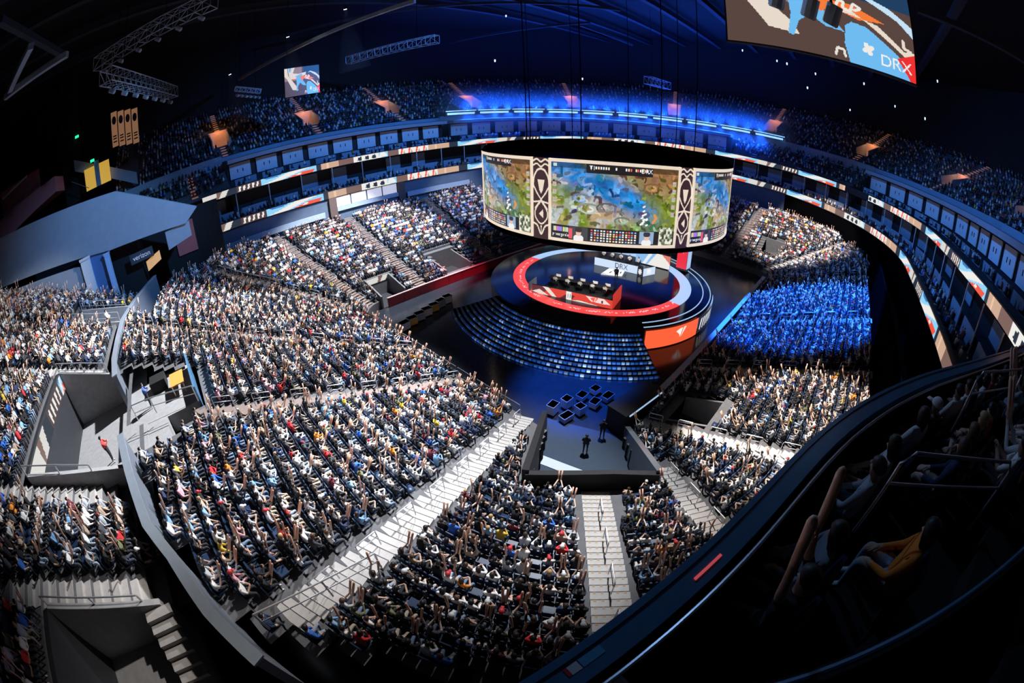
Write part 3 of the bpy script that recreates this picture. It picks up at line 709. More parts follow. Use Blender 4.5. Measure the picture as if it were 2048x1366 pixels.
# ---- team booths
def cells(W, H, col): a = np.zeros((H, W, 3)); a[:] = col; return a
ZT = 2.22
bt = thing('team_booth', 'red and cream booth wall behind the players in dark chairs', 'booth', (0, 0, ZT))
P0, P1 = np.array([-9.55, 2.5, 0]), np.array([-7.25, -5.9, 0]); ed = (P1 - P0) / np.linalg.norm(P1 - P0); inw = np.array([-ed[1], ed[0], 0])
if inw[0] < 0: inw = -inw
im = cells(150, 22, (0.75, 0.06, 0.04))
poly(im, [(0, 0), (0.12, 0), (0.25, 1), (0, 1)], (0.12, 0.03, 0.04)); poly(im, [(0.0, 0.2), (0.1, 0.6), (0.22, 0), (0.1, 0)], (0.8, 0.68, 0.6)); poly(im, [(0.14, 1), (0.22, 1), (0.32, 0), (0.26, 0)], (0.85, 0.74, 0.66))
poly(im, [(0.36, 0), (0.45, 0.7), (0.55, 0.6), (0.5, 0)], (0.10, 0.02, 0.03)); poly(im, [(0.44, 0.0), (0.505, 0.0), (0.505, 1), (0.44, 1)], (0.88, 0.85, 0.82))
for q in (0.46, 0.485): poly(im, [(q, 0.25), (q + 0.008, 0.25), (q + 0.008, 0.75), (q, 0.75)], (0.05, 0.02, 0.02))
poly(im, [(0.5, 0.0), (0.6, 0.2), (0.85, 0.0)], (0.85, 0.75, 0.68)); poly(im, [(0.68, 0.9), (0.9, 0.95), (0.98, 0.4), (0.75, 0.35)], (0.9, 0.72, 0.68)); logo_t1(im, 0.73, 0.83, 0.2, 0.9, (0.95, 0.1, 0.06))
poly(im, [(.87, .4), (.885, .4), (.885, .75), (.87, .75)], (0.1, 0.02, 0.02))
screen('front_screen', im, flat(P0 - inw * 0.06, P1 - P0, (0, 0, 0.9)), None, bt)
mb = MB(); mb.beam(P0 + [0, 0, 0.45], P1 + [0, 0, 0.45], 0.1, 0.94); obj('front_wall', mb, M_DARK, bt)
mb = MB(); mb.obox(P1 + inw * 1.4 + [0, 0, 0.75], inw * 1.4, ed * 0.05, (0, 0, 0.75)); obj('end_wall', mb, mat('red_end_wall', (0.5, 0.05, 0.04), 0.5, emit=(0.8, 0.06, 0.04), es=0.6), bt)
mb = MB(); mb.obox(P0 - ed * 0.4 + inw * 0.9 + [0, 0, 0.5], inw * 0.9, ed * 0.03, (0, 0, 0.5)); obj('glass_end', mb, mat('pale_glass', (0.3, 0.4, 0.5), 0.2), bt)
mb = MB(); c0 = (P0 + P1) / 2 + inw * 2.75 + [0, 0, 0.92]; mb.obox(c0, ed * 3.6, inw * 0.42, (0, 0, 0.03)); obj('desk_top', mb, M_DARK, bt)
mb = MB(); mb.obox(c0 - [0, 0, 0.45], ed * 3.5, inw * 0.05, (0, 0, 0.42)); obj('desk_panel', mb, M_DARK, bt)
bd = thing('team_booth', 'white lit booth desk lettered DRX in front of five players', 'booth', (0, 0, ZT))
D0, D1 = np.array([1.9, 2.6, 0]), np.array([2.95, -2.95, 0]); de = (D1 - D0) / np.linalg.norm(D1 - D0); dinw = np.array([-de[1], de[0], 0])
if dinw[0] < 0: dinw = -dinw
im = cells(110, 20, (0.62, 0.76, 0.95)); put(im, 'DRX', 53, 4, 13, (0.05, 0.05, 0.08), 0.85)
screen('front_screen', im, flat(D0, D1 - D0, (0, 0, 0.98)), None, bd)
mb = MB(); mb.beam(D0 + dinw * 0.06 + [0, 0, 0.49], D1 + dinw * 0.06 + [0, 0, 0.49], 0.1, 0.98); obj('front_wall', mb, M_DARK, bd)
E0, E1 = np.array([2.75, -3.0, 0]), np.array([2.7, -3.75, 0]); F0, F1 = np.array([2.75, -3.8, 0]), np.array([4.6, -4.45, 0])
im = cells(20, 24, (0.02, 0.02, 0.03))
for a in range(8):
    t_ = a * PI / 4; curve(im, [(0.5, 0.5), (0.5 + 0.3 * math.cos(t_), 0.5 + 0.3 * math.sin(t_))], 1.6, (0.8, 0.8, 0.82))
screen('emblem_screen', im, flat(E0, E1 - E0, (0, 0, 0.98)), None, bd)
im = cells(40, 20, (0.62, 0.76, 0.95)); im[4:16, 12:26] = (0.85, 0.88, 0.92); im[8:16, 14:20] = (0.95, 0.95, 0.9)
screen('side_screen', im, flat(F0, F1 - F0, (0, 0, 0.98)), None, bd)
mb = MB(); mb.beam(F0 + [0.03, 0.1, 0.49], F1 + [0.03, 0.1, 0.49], 0.1, 0.98); obj('side_wall', mb, M_DARK, bd)
mb = MB(); dc = (D0 + D1) / 2 + dinw * 0.85 + [0, 0, 0.76]; mb.obox(dc, de * 2.75, dinw * 0.4, (0, 0, 0.03)); obj('desk_top', mb, M_DARK, bd)
# back wall screens behind that booth
bw = thing('backdrop', 'pale blue and white backdrop with a red corner behind the lettered booth', 'screen', (0, 0, ZT))
im = cells(60, 20, (0.25, 0.5, 0.85)); poly(im, [(0.35, 0), (0.6, 1), (1, 1), (1, 0)], (0.85, 0.82, 0.78)); poly(im, [(0.75, 1), (1, 0.4), (1, 1)], (0.75, 0.2, 0.15)); poly(im, [(0.2, 0), (0.3, 0), (0.5, 1), (0.4, 1)], (0.8, 0.85, 0.9))
screen('screen_face', im, flat((6.6, -0.6, 0.1), (0.6, -4.6, 0), (0, 0, 1.7)), None, bw)
mb = MB(); mb.obox((6.96, -2.9, 0.95), (0.3, -2.3, 0), (0.05, 0.006, 0), (0, 0, 0.95)); obj('screen_back', mb, M_DARK, bw)
# player seats, desks, monitors
def gaming_chair(loc, rz, label):
    o = thing('gaming_chair', label, 'chair', loc, rz, 'players chairs')
    mb = MB(); mb.box(-0.25, 0.27, -0.27, 0.27, 0.42, 0.52); obj('seat', mb, M_BLACK, o)
    mb = MB(); mb.prism([(-0.20, 0.5), (0.20, 0.5), (0.20, 0.80), (0.12, 0.88), (-0.12, 0.88), (-0.20, 0.80)], (-0.22, 0, 0), (0, 1, 0), (-0.1, 0, 1), (-1, 0, 0), 0.1); obj('backrest', mb, M_BLACK, o)
    mb = MB(); mb.cyl((0, 0), 0.04, 0.08, 0.42, 8)
    for a in range(5): mb.beam((0, 0, 0.09), (0.3 * math.cos(a * 1.2566), 0.3 * math.sin(a * 1.2566), 0.05), 0.05)
    obj('base', mb, M_DARK, o); return o
def monitor(loc, rz, label, col):
    o = thing('monitor', label, 'monitor', loc, rz, 'players monitors')
    mb = MB(); mb.box(-0.02, 0.02, -0.29, 0.29, 0.10, 0.42); obj('casing', mb, M_BLACK, o)
    mb = MB(); mb.box(-0.032, -0.02, -0.275, 0.275, 0.115, 0.405); obj('screen_face', mb, mat('monitor_glow', (0.5, 0.45, 0.4), 0.3, emit=(0.75, 0.68, 0.6), es=0.55), o)
    mb = MB(); mb.box(-0.1, 0.1, -0.12, 0.12, 0, 0.02); mb.box(-0.02, 0.02, -0.03, 0.03, 0, 0.2); obj('foot', mb, M_BLACK, o); return o
PLAYERS = []; RB = 0.28
for nm_, bo, cc_, e_, w_ in (('red', bt, (P0 + P1) / 2 + inw * 2.0, ed * 3.7, inw * 0.7), ('white', bd, (D0 + D1) / 2 + dinw * 1.8, de * 2.75, dinw * 0.65)):
    mb = MB(); mb.obox(cc_ + [0, 0, RB / 2], e_, w_, (0, 0, RB / 2)); obj('riser', mb, M_DARK, bo)
for i in range(5):
    p = P0 + ed * (1.75 + 1.38 * i) + inw * 1.85; a = math.atan2(inw[1], inw[0])
    gaming_chair((p[0], p[1], ZT + RB), a, 'black players chair seen from behind at the red booth'); PLAYERS.append((p, a, 'red'))
    q = P0 + ed * (1.75 + 1.38 * i) + inw * 2.8; monitor((q[0], q[1], ZT + 0.95), a, 'lit monitor on the desk of the red booth', None)
    p = D0 + de * (0.5 + 1.15 * i) + dinw * 1.75; a = math.atan2(-dinw[1], -dinw[0])
    gaming_chair((p[0], p[1], ZT + RB), a, 'black players chair behind the lettered booth desk'); PLAYERS.append((p, a, 'white'))
    q = D0 + de * (0.5 + 1.15 * i) + dinw * 0.85; monitor((q[0], q[1], ZT + 0.79), a, 'black monitor back on the lettered booth desk', None)
pod = thing('podium', 'low white podium with dark markings at the stage centre', 'podium', (0, 0, ZT))
mb = MB(); mb.prism([(-0.4, 0.1), (0.9, -2.0), (2.5, -1.4), (1.9, 0.4)], (0, 0, 0), (1, 0, 0), (0, 1, 0), (0, 0, 1), 0.12); obj('podium_top', mb, mat('podium_white', (0.85, 0.85, 0.82), 0.4, emit=(0.8, 0.82, 0.85), es=0.5), pod)
for x0, y0, x1, y1 in ((0.5, -0.5, 1.2, -0.4), (0.9, -1.0, 1.7, -0.8), (1.3, -1.5, 1.9, -1.3), (1.5, -0.3, 1.9, -0.5)):
    mb = MB(); mb.beam((x0, y0, 0.12), (x1, y1, 0.12), 0.14, 0.02); obj('marking', mb, M_BLACK, pod)
# LED tower behind the stage
tw = thing('led_tower', 'tall screen tower with red and white faces at the far edge of the stage', 'screen tower', (9.05, -6.3, 2.2))
mb = MB(); mb.box(-0.7, 0.7, -0.7, 0.7, 0, 7.15); obj('tower_frame', mb, M_BLACK, tw)
im = cells(22, 110, (0.01, 0.01, 0.015)); im[4:106] = (0.85, 0.03, 0.06); logo_t1(im, 0.12, 0.9, 0.30, 0.50, (0.9, 0.8, 0.8))
screen('red_face', im, flat((-0.73, 0.7, 0.1), (0, -1.4, 0), (0, 0, 7.0)), None, tw)
im = cells(22, 110, (0.01, 0.015, 0.03)); im[4:104] = (0.35, 0.55, 0.88); poly(im, [(0.1, 0.45), (0.9, 0.42), (0.9, 0.7), (0.3, 0.9)], (0.75, 0.78, 0.82)); poly(im, [(0.2, 0.1), (0.8, 0.1), (0.5, 0.38)], (0.5, 0.6, 0.75))
screen('pale_face', im, flat((-0.7, -0.73, 0.1), (1.4, 0, 0), (0, 0, 7.0)), None, tw)

# ================================================================== CENTRE-HUNG SCREEN RING
def game_img(W, H):
    n1, n2, n3 = vnoise(H, W, (5, 8), 1), vnoise(H, W, (14, 24), 2), vnoise(H, W, (40, 70), 3)
    Y, X = np.mgrid[0:H, 0:W]; X = X / W; Y = Y / H
    img = np.zeros((H, W, 3)); g = (0.45 * n1 + 0.35 * n2 + 0.2 * n3)[..., None]
    img[:] = np.array([0.26, 0.31, 0.10]) * (0.35 + 1.2 * g)
    tanm = np.clip((n1 - 0.45) * 4, 0, 1)[..., None]; img = img * (1 - tanm) + np.array([0.42, 0.32, 0.20]) * (0.6 + 0.7 * g) * tanm
    topr = np.clip((X - 0.45) * 3, 0, 1) * np.clip((Y - 0.55) * 4, 0, 1); img = img * (1 - topr[..., None]) + np.array([0.28, 0.17, 0.10]) * (0.5 + 0.9 * g) * topr[..., None]
    rv = np.exp(-((Y - (0.98 - 0.72 * X + 0.1 * (n1 - .5)) + 0.0) / 0.17) ** 2) * np.clip(1.2 - 1.5 * np.maximum(X - 0.5, 0) * 2, 0, 1); rv = np.clip(rv * 1.6, 0, 1)[..., None]
    img = img * (1 - rv) + np.array([0.07, 0.20, 0.46]) * (0.3 + 1.4 * g) * rv
    rk = np.clip((n2 - 0.5) * 5, 0, 1) * np.clip((0.62 - X) * 3, 0, 1) * np.clip(1.3 - Y * 1.3, 0, 1); img = img * (1 - rk[..., None]) + np.array([0.36, 0.40, 0.42]) * (0.3 + 1.4 * g) * rk[..., None]
    img = np.clip((img - 0.06) * 1.15, 0.01, 1)
    rs_ = np.random.default_rng(21)
    for k in range(260):
        x0, y0 = rs_.random(), 0.2 + 0.75 * rs_.random(); c_ = img[min(H - 1, int(y0 * H)), min(W - 1, int(x0 * W))] * rs_.choice([0.35, 0.6, 0.8, 1.25, 1.6]); c_ = c_ + rs_.uniform(-.03, .03, 3)
        a_ = -0.6 + rs_.normal(0, .8) + (1.2 if x0 < .35 else 0); L_ = rs_.uniform(.015, .06); bend = rs_.uniform(-.02, .02)
        curve(img, [(x0, y0), (x0 + L_ * math.cos(a_) * .5 + bend, y0 + L_ * math.sin(a_) + bend), (x0 + L_ * math.cos(a_), y0 + 1.6 * L_ * math.sin(a_))], rs_.uniform(1.0, 3.6), np.clip(c_, 0, 1))
    for (cx_, cy_, r_, c_) in ((0.3, 0.42, 0.09, (0.5, 0.55, 0.5)), (0.24, 0.55, 0.07, (0.25, 0.4, 0.65)), (0.78, 0.74, 0.07, (0.45, 0.22, 0.1)), (0.44, 0.45, 0.08, (0.22, 0.22, 0.2)), (0.56, 0.30, 0.06, (0.3, 0.4, 0.3))):
        for k in range(3): curve(img, [(cx_ + r_ * math.cos(a) * (1 - k * 0.3), cy_ + r_ * 0.8 * math.sin(a) * (1 - k * 0.3)) for a in np.linspace(0.5 + 2 * k, 3.6 + 2 * k, 6)], 1.8, np.array(c_) * (0.45 + 0.4 * k))
    r = np.random.default_rng(8)
    for k in range(14): x0, y0 = 0.70 + 0.05 * r.random(), 0.22 + 0.28 * r.random(); curve(img, [(x0, y0), (x0 + 0.012, y0 + 0.01)], 1.6, (0.8, 0.82, 0.8))
    curve(img, [(0.80, 0.30), (0.83, 0.36), (0.81, 0.40)], 2.5, (0.7, 0.25, 0.08))
    bar = int(0.19 * H); img[:bar] = (0.012, 0.012, 0.015); img[int(0.93 * H):] *= 0.35
    img[int(0.88 * H):, int(0.28 * W):int(0.78 * W)] = (0.015, 0.012, 0.015)
    for k in range(26):
        x0 = int((0.29 + 0.48 * k / 26) * W); c_ = [(0.8, 0.8, 0.8), (0.8, 0.7, 0.4), (0.8, 0.12, 0.1)][k % 3 if k > 12 else (0 if k % 4 else 1)]
        if r.random() < 0.6: img[int(0.935 * H):int(0.97 * H), x0:x0 + 3] = c_
    put(img, 'T1', 0.30 * W, 0.925 * H, int(0.055 * H), (0.9, 0.9, 0.9)); put(img, 'DRX', 0.69 * W, 0.925 * H, int(0.055 * H), (0.9, 0.9, 0.9))
    for side in (0.012, 0.955):
        for k in range(5):
            y0 = int((0.78 - 0.1 * k) * H); x0 = int(side * W); w_ = int(0.034 * W); h_ = int(0.06 * H)
            img[y0:y0 + h_, x0:x0 + w_] = 0.15 + 0.6 * r.random((h_, w_, 3)) * np.array([[[1, 0.7, 0.6]]]); img[y0:y0 + 1, x0:x0 + w_] = (0.2, 0.7, 0.2)
    put(img, 'prime gaming', 0.015 * W, 0.03 * H, int(0.055 * H), (0.92, 0.92, 0.92), 0.8)
    for k in range(16): x0 = int((0.02 + 0.008 * k) * W); img[int(0.10 * H):int(0.165 * H), x0:x0 + 2] = r.random(3) * 0.8
    def face(x0, x1, bg, hair):
        a, b = int(x0 * W), int(x1 * W); img[3:bar - 1, a:b] = bg
        cx_ = (x0 + x1) / 2; curve(img, [(cx_ - 0.015, 0.03), (cx_ + 0.015, 0.03)], 0.026 * W, (0.75, 0.75, 0.75)); curve(img, [(cx_, 0.10), (cx_, 0.112)], 0.020 * W, (0.7, 0.45, 0.36)); curve(img, [(cx_ - 0.012, 0.145), (cx_ + 0.012, 0.145)], 0.017 * W, hair)
    face(0.155, 0.30, (0.05, 0.05, 0.06), (0.03, 0.02, 0.02)); img[3:bar - 5, int(0.15 * W):int(0.18 * W)] = (0.7, 0.08, 0.12)
    face(0.70, 0.82, (0.25, 0.38, 0.55), (0.03, 0.03, 0.05))
    for i in range(5):
        for k in range(15):
            x0 = int((0.325 + 0.024 * k) * W); y0 = int((0.025 + 0.031 * i) * H); c_ = [(0.85, 0.55, 0.25), (0.8, 0.8, 0.8), (0.65, 0.12, 0.12), (0.2, 0.4, 0.75), (0.9, 0.7, 0.5)][int(r.integers(0, 5))]
            if k in (4, 10): c_ = (0.7, 0.7, 0.7)
            img[y0:y0 + int(0.02 * H), x0:x0 + int(0.015 * W)] = c_
    a, b = int(0.865 * W), int(0.99 * W); mm = r.random((bar + 8, b - a)); mm = (vnoise(bar + 8, b - a, (7, 7), 5) + 0.3 * mm)
    img[0:bar + 8, a:b] = np.where(mm[..., None] > 0.72, np.array([0.75, 0.72, 0.62]), np.where(mm[..., None] > 0.5, np.array([0.20, 0.26, 0.14]), np.array([0.05, 0.05, 0.04])))
    img[int(0.945 * H):int(0.985 * H), int(0.02 * W):int(0.05 * W)] = (0.5, 0.6, 0.6)
    return np.clip(img * 1.15, 0, 1)
GI = game_img(270, 150)
def emblem_img(W, H):
    CR, BG = (0.86, 0.74, 0.60), (0.045, 0.018, 0.022)
    im = np.zeros((H, W, 3)); im[:] = BG
    for pts, wd in (([(0.0, 0.955), (0.25, 0.985), (0.5, 0.94), (0.75, 0.985), (1.0, 0.955)], 1.8), ([(0.0, 0.90), (0.25, 0.93), (0.5, 0.88), (0.75, 0.93), (1.0, 0.90)], 1.6),
                    ([(0.0, 0.62), (0.02, 0.75), (0.25, 0.85), (0.5, 0.865), (0.75, 0.85), (0.98, 0.75), (1.0, 0.62)], 2.0), ([(0.0, 0.66), (0.25, 0.56), (0.5, 0.49), (0.9, 0.37)], 1.7), ([(1.0, 0.66), (0.75, 0.56), (0.5, 0.49), (0.1, 0.37)], 1.7),
                    ([(0.0, 0.45), (0.5, 0.47), (1.0, 0.45)], 1.6), ([(0.5, 0.47), (0.1, 0.36), (0.1, 0.26), (0.5, 0.17), (0.9, 0.26), (0.9, 0.36), (0.5, 0.47)], 1.6), ([(0.0, 0.19), (0.25, 0.17), (0.5, 0.04), (0.75, 0.17), (1.0, 0.19)], 1.9)): curve(im, pts, wd, CR)
    poly(im, [(0.28, 0.73), (0.72, 0.73), (0.6, 0.60), (0.5, 0.56), (0.4, 0.60)], CR); poly(im, [(0.44, 0.83), (0.60, 0.83), (0.60, 0.75), (0.52, 0.77)], BG)
    poly(im, [(0.36, 0.31), (0.64, 0.26), (0.62, 0.37)], CR); poly(im, [(0.46, 0.17), (0.54, 0.17), (0.5, 0.0)], CR); poly(im, [(0.0, 0.0), (0.0, 0.17), (0.3, 0.14)], BG); poly(im, [(1.0, 0.0), (1.0, 0.17), (0.7, 0.14)], BG)
    return im
EI = emblem_img(44, 160)
JR, JZ0, JZ1 = 13.05, 9.95, 16.75
jt = thing('screen_ring', 'huge round hanging screen ring with cream frames above the stage', 'screen', (SX - 0.3, SY - 0.18, JZ0))
JH = JZ1 - JZ0
starts = [(-222.0, 46.8), (-168.5, 47.3), (-115.2, 46.8), (-62.0, 43.0), (-12.5, 43.0), (37.0, 43.0), (86.5, 45.0)]
fb = 0.20
for i, (a0, wd) in enumerate(starts):
    a1 = a0 + wd; da = math.degrees(fb / JR)
    screen('game_screen', GI, cyl_fn(JR + 0.02, a0 + da, a1 - da, fb, JH - fb - 0.03), mat_attr('game_led', 0.3, 1.0), jt)
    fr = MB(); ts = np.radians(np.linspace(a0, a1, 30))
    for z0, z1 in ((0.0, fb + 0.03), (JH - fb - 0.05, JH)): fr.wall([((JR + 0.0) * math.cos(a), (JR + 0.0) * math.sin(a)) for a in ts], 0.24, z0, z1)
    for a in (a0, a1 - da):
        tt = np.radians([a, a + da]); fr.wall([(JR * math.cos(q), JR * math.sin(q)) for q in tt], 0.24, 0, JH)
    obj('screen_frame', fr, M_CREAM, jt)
    e0 = a1; e1 = starts[(i + 1) % 7][0]; e1 = e1 if e1 > e0 else e1 + 360
    screen('emblem_panel', EI, cyl_fn(JR - 0.02, e0, e1, -0.1, JH + 0.0), mat_attr('emblem_led', 0.4, 0.95), jt)
mb = MB(); ts = np.linspace(0, 2 * PI, 97)[:-1]
mb.wall([((JR - 0.35) * math.cos(a), (JR - 0.35) * math.sin(a)) for a in ts], 0.5, -0.55, JH + 0.35, closed=True); obj('housing', mb, M_VOID, jt)
mb = MB(); mb.cyl((0, 0), JR + 0.15, JH + 0.05, JH + 0.5, 96, JR - 0.6); obj('top_deck', mb, M_VOID, jt)
mb = MB(); mb.cyl((0, 0), JR - 0.7, -0.2, 0.2, 96); obj('underside', mb, M_VOID, jt)
for a in range(8):
    mb = MB(); q = a * PI / 4 + 0.3; mb.tube([(9 * math.cos(q), 9 * math.sin(q), JH + 0.4), (9.5 * math.cos(q), 9.5 * math.sin(q), 45.6 - JZ0)], 0.05); obj('cable', mb, M_VOID, jt)
ml = MB(); ml.wall([((JR - 0.9) * math.cos(a), (JR - 0.9) * math.sin(a)) for a in np.radians(np.linspace(-10, 60, 30))], 0.15, -0.75, -0.6); obj('under_light', ml, mat('magenta_led', (0.6, 0.1, 0.4), 0.4, emit=(0.9, 0.08, 0.5), es=1.2), jt)

# ================================================================== FLOOR EDGE, TUNNEL, VOMITORIES
def ray_px(px, py):
    """direction of a photo pixel, to set things at a known height or wall"""
    x, y = px - 1024.0, 683.0 - py; r = math.hypot(x, y); th = 2 * math.asin(r / (2 * 853.3)); k = math.sin(th) / max(r, 1e-9)
    return cr * x * k + cu * y * k + f3 * math.cos(th)
def at_z(px, py, z): d = ray_px(px, py); return CAM + d * ((z - CAM[2]) / d[2])
def at_n(px, py, n): d = ray_px(px, py); return CAM + d * ((n - CAM[1]) / d[1])

bl_ = thing('barrier', 'long red lit barrier along the event floor beside the dark seats', 'barrier', (-2, 15.3, 0))
for i in range(18):
    mb = MB(); mb.box(-17.6 + i * 2.2, -17.6 + i * 2.2 + 2.15, -0.06, 0.06, 0, 1.1); obj('barrier_panel', mb, mat('red_drape', (0.30, 0.03, 0.05), 0.7), bl_)
mb = MB(); mb.box(-17.6, 22, -0.12, 0.12, 1.1, 1.18); obj('top_rail', mb, mat('rail_pink', (0.6, 0.35, 0.35), 0.5), bl_)
br_ = thing('barrier', 'pale barrier walkway along the event floor beside the blue lit seats', 'barrier', (0, -15.05, 0))
for i in range(16):
    mb = MB(); mb.box(-15 + i * 2.18, -15 + i * 2.18 + 2.13, -0.06, 0.06, 0, 1.15); obj('barrier_panel', mb, M_SUITE, br_)
mb = MB(); mb.box(-15, 19.9, -0.45, 0.06, 1.15, 1.22); obj('top_rail', mb, mat('walk_pale', (0.42, 0.5, 0.6), 0.5), br_)
# front fence at the near end of the floor
for i in range(9):
    y = -8.4 + i * 2.4
    fn_ = thing('crowd_fence', 'low steel crowd fence in front of the first row at the floor end', 'fence', (-22.7, y, 0), 0, 'crowd fences')
    mb = MB(); mb.tube([(0, 0, 0), (0, 0, 1.05), (0, 2.2, 1.05), (0, 2.2, 0)], 0.025); obj('fence_frame', mb, M_STEEL, fn_)
    mb = MB()
    for k in range(1, 11): mb.box(-0.008, 0.008, 0.2 * k - 0.008, 0.2 * k + 0.008, 0.15, 1.05)
    mb.box(-0.01, 0.01, 0, 2.2, 0.13, 0.16); obj('fence_bars', mb, M_STEEL, fn_)
tn = thing('tunnel', 'players tunnel with pale striped blue floor cut into the corner seats', 'tunnel', (-25, -15.5, 0))
def wall_between(p, q, z0p, z1p, z1q, th, m, name):
    b = np.array([-25, -15.5]); mb = MB(); P = [np.array(p) - b, np.array(q) - b]; mb.wall(P, th, [z0p, z0p], [z1p, z1q]); return obj(name, mb, m, tn)
wall_between((-22.2, -10.3), (-29.3, -15.2), 0, 1.3, 4.6, 0.36, M_BLACK, 'side_wall')
wall_between((-19.9, -15.6), (-24.9, -20.3), 0, 1.4, 4.5, 0.36, mat('smoked_glass', (0.16, 0.18, 0.2), 0.15, 0.3), 'glass_wall')
wall_between((-29.3, -15.2), (-26.3, -18.4), 0, 4.4, 4.3, 0.3, M_BLACK, 'back_wall')
wall_between((-26.3, -18.4), (-24.9, -20.3), 0, 4.3, 4.3, 0.3, M_BLACK, 'back_wall')
mb = MB(); mb.add([(q[0] + 25, q[1] + 15.5, 0.03) for q in TUNNEL], [(0, 1, 2, 3, 4)]); obj('tunnel_floor', mb, mat('blue_carpet', (0.016, 0.034, 0.065), 0.8, 0, 0.2, 6), tn)
mb = MB(); b2 = np.array([-25, -15.5, 0])
for a, b in (((-25.0, -12.2), (-24.0, -16.4)), ((-24.0, -16.4), (-26.0, -18.0))):
    mb.beam(np.array([*a, 0.05]) - b2, np.array([*b, 0.05]) - b2, 0.75, 0.04)
obj('floor_stripe', mb, mat('stripe_white', (0.40, 0.46, 0.55), 0.6), tn)
bx = thing('black_drape_box', 'black draped box with a pale light tube beside the tunnel', 'box', (-17.4, -14.7, 0))
mb = MB(); mb.obox((0, 0, 0.95), (2.2, -0.25, 0), (0.09, 0.8, 0), (0, 0, 0.95)); mb.obox((0, 0, 1.93), (2.25, -0.25, 0), (0.095, 0.85, 0), (0, 0, 0.04)); obj('drape', mb, M_BLACK, bx)
mb = MB(); mb.tube([(-1.9, -0.64, 1.75), (2.0, -1.08, 1.75)], 0.06); obj('light_tube', mb, M_STRIP, bx)
M_VOMI = mat('grey_render', (0.14, 0.145, 0.16), 0.8, 0, 0.2, 3)
for i, v in enumerate(VOMS):
    x0, x1 = min(q[0] for q in v), max(q[0] for q in v); y0, y1 = min(q[1] for q in v), max(q[1] for q in v); out = 1 if y0 > 0 else -1
    o = thing('vomitory', ['pale concrete vomitory with an LED edge among the empty blue seats', 'small concrete vomitory at the corner of the lit crowd', 'dark vomitory mouth below the far corner crowd', 'grey concrete vomitory box beside the blue lit block'][i], 'vomitory', (x0, y0, 0))
    h = 2.5; yb, yf = (y1 - y0, 0) if out > 0 else (0, y1 - y0)
    for xx in (0, x1 - x0):
        mb = MB(); mb.wall([(xx, yf), (xx, yb)], 0.18, 0, [1.5, h]); obj('side_wall', mb, M_VOMI, o)
    mb = MB(); mb.wall([(0, yb), (x1 - x0, yb)], 0.18, 0, h); obj('back_wall', mb, M_VOMI, o)
    mb = MB(); mb.box(0, x1 - x0, min(yb, yf), max(yb, yf), 0, 0.05); obj('vomitory_floor', mb, M_DARK, o)
    im = ribbon_cells(int((x1 - x0) / 0.12), 6, 20 + i)
    screen('led_edge', im, flat((0 if out < 0 else 0, yb - 0.12 * out, h - 0.75), (x1 - x0, 0, 0), (0, 0, 0.7)), None, o)
# equipment on the dark floor
def crate(x, y, w_, d_, h_, m, lab):
    o = thing('equipment_case', lab, 'case', (x, y, 0.03 if inpoly(x, y, TUNNEL) else 0), random.uniform(-0.2, 0.2), 'equipment on the event floor')
    mb = MB(); mb.box(-w_ / 2, w_ / 2, -d_ / 2, d_ / 2, 0.12, h_); obj('case_body', mb, m, o)
    mb = MB(); mb.box(-w_ / 2 - 0.02, w_ / 2 + 0.02, -d_ / 2 - 0.02, d_ / 2 + 0.02, h_ - 0.08, h_); obj('lid', mb, M_STEEL, o)
    for sx in (-1, 1):
        for sy in (-1, 1): mb = MB(); mb.cyl((sx * w_ * 0.4, sy * d_ * 0.4), 0.05, 0, 0.12, 6); obj('wheel', mb, M_BLACK, o)
for i in range(7): crate(-21.2 + i * 1.14, 9.2 + 0.30 * i, 1.0, 0.7, 0.9, [M_WHITE, M_YELLOW, M_SUITE][i % 3], 'lit equipment case in the row on the dark floor behind the stage corner')
for i in range(8): crate(-20.9 + 1.35 * (i % 4) + random.uniform(-.08, .08), -9.9 - 1.25 * (i // 4) - 0.3 * (i % 4), random.uniform(0.6, 1.05), 0.6, random.uniform(0.5, 0.9), [M_WHITE, M_SUITE, M_STEEL][i % 3], 'shiny equipment case at the mouth of the players tunnel')

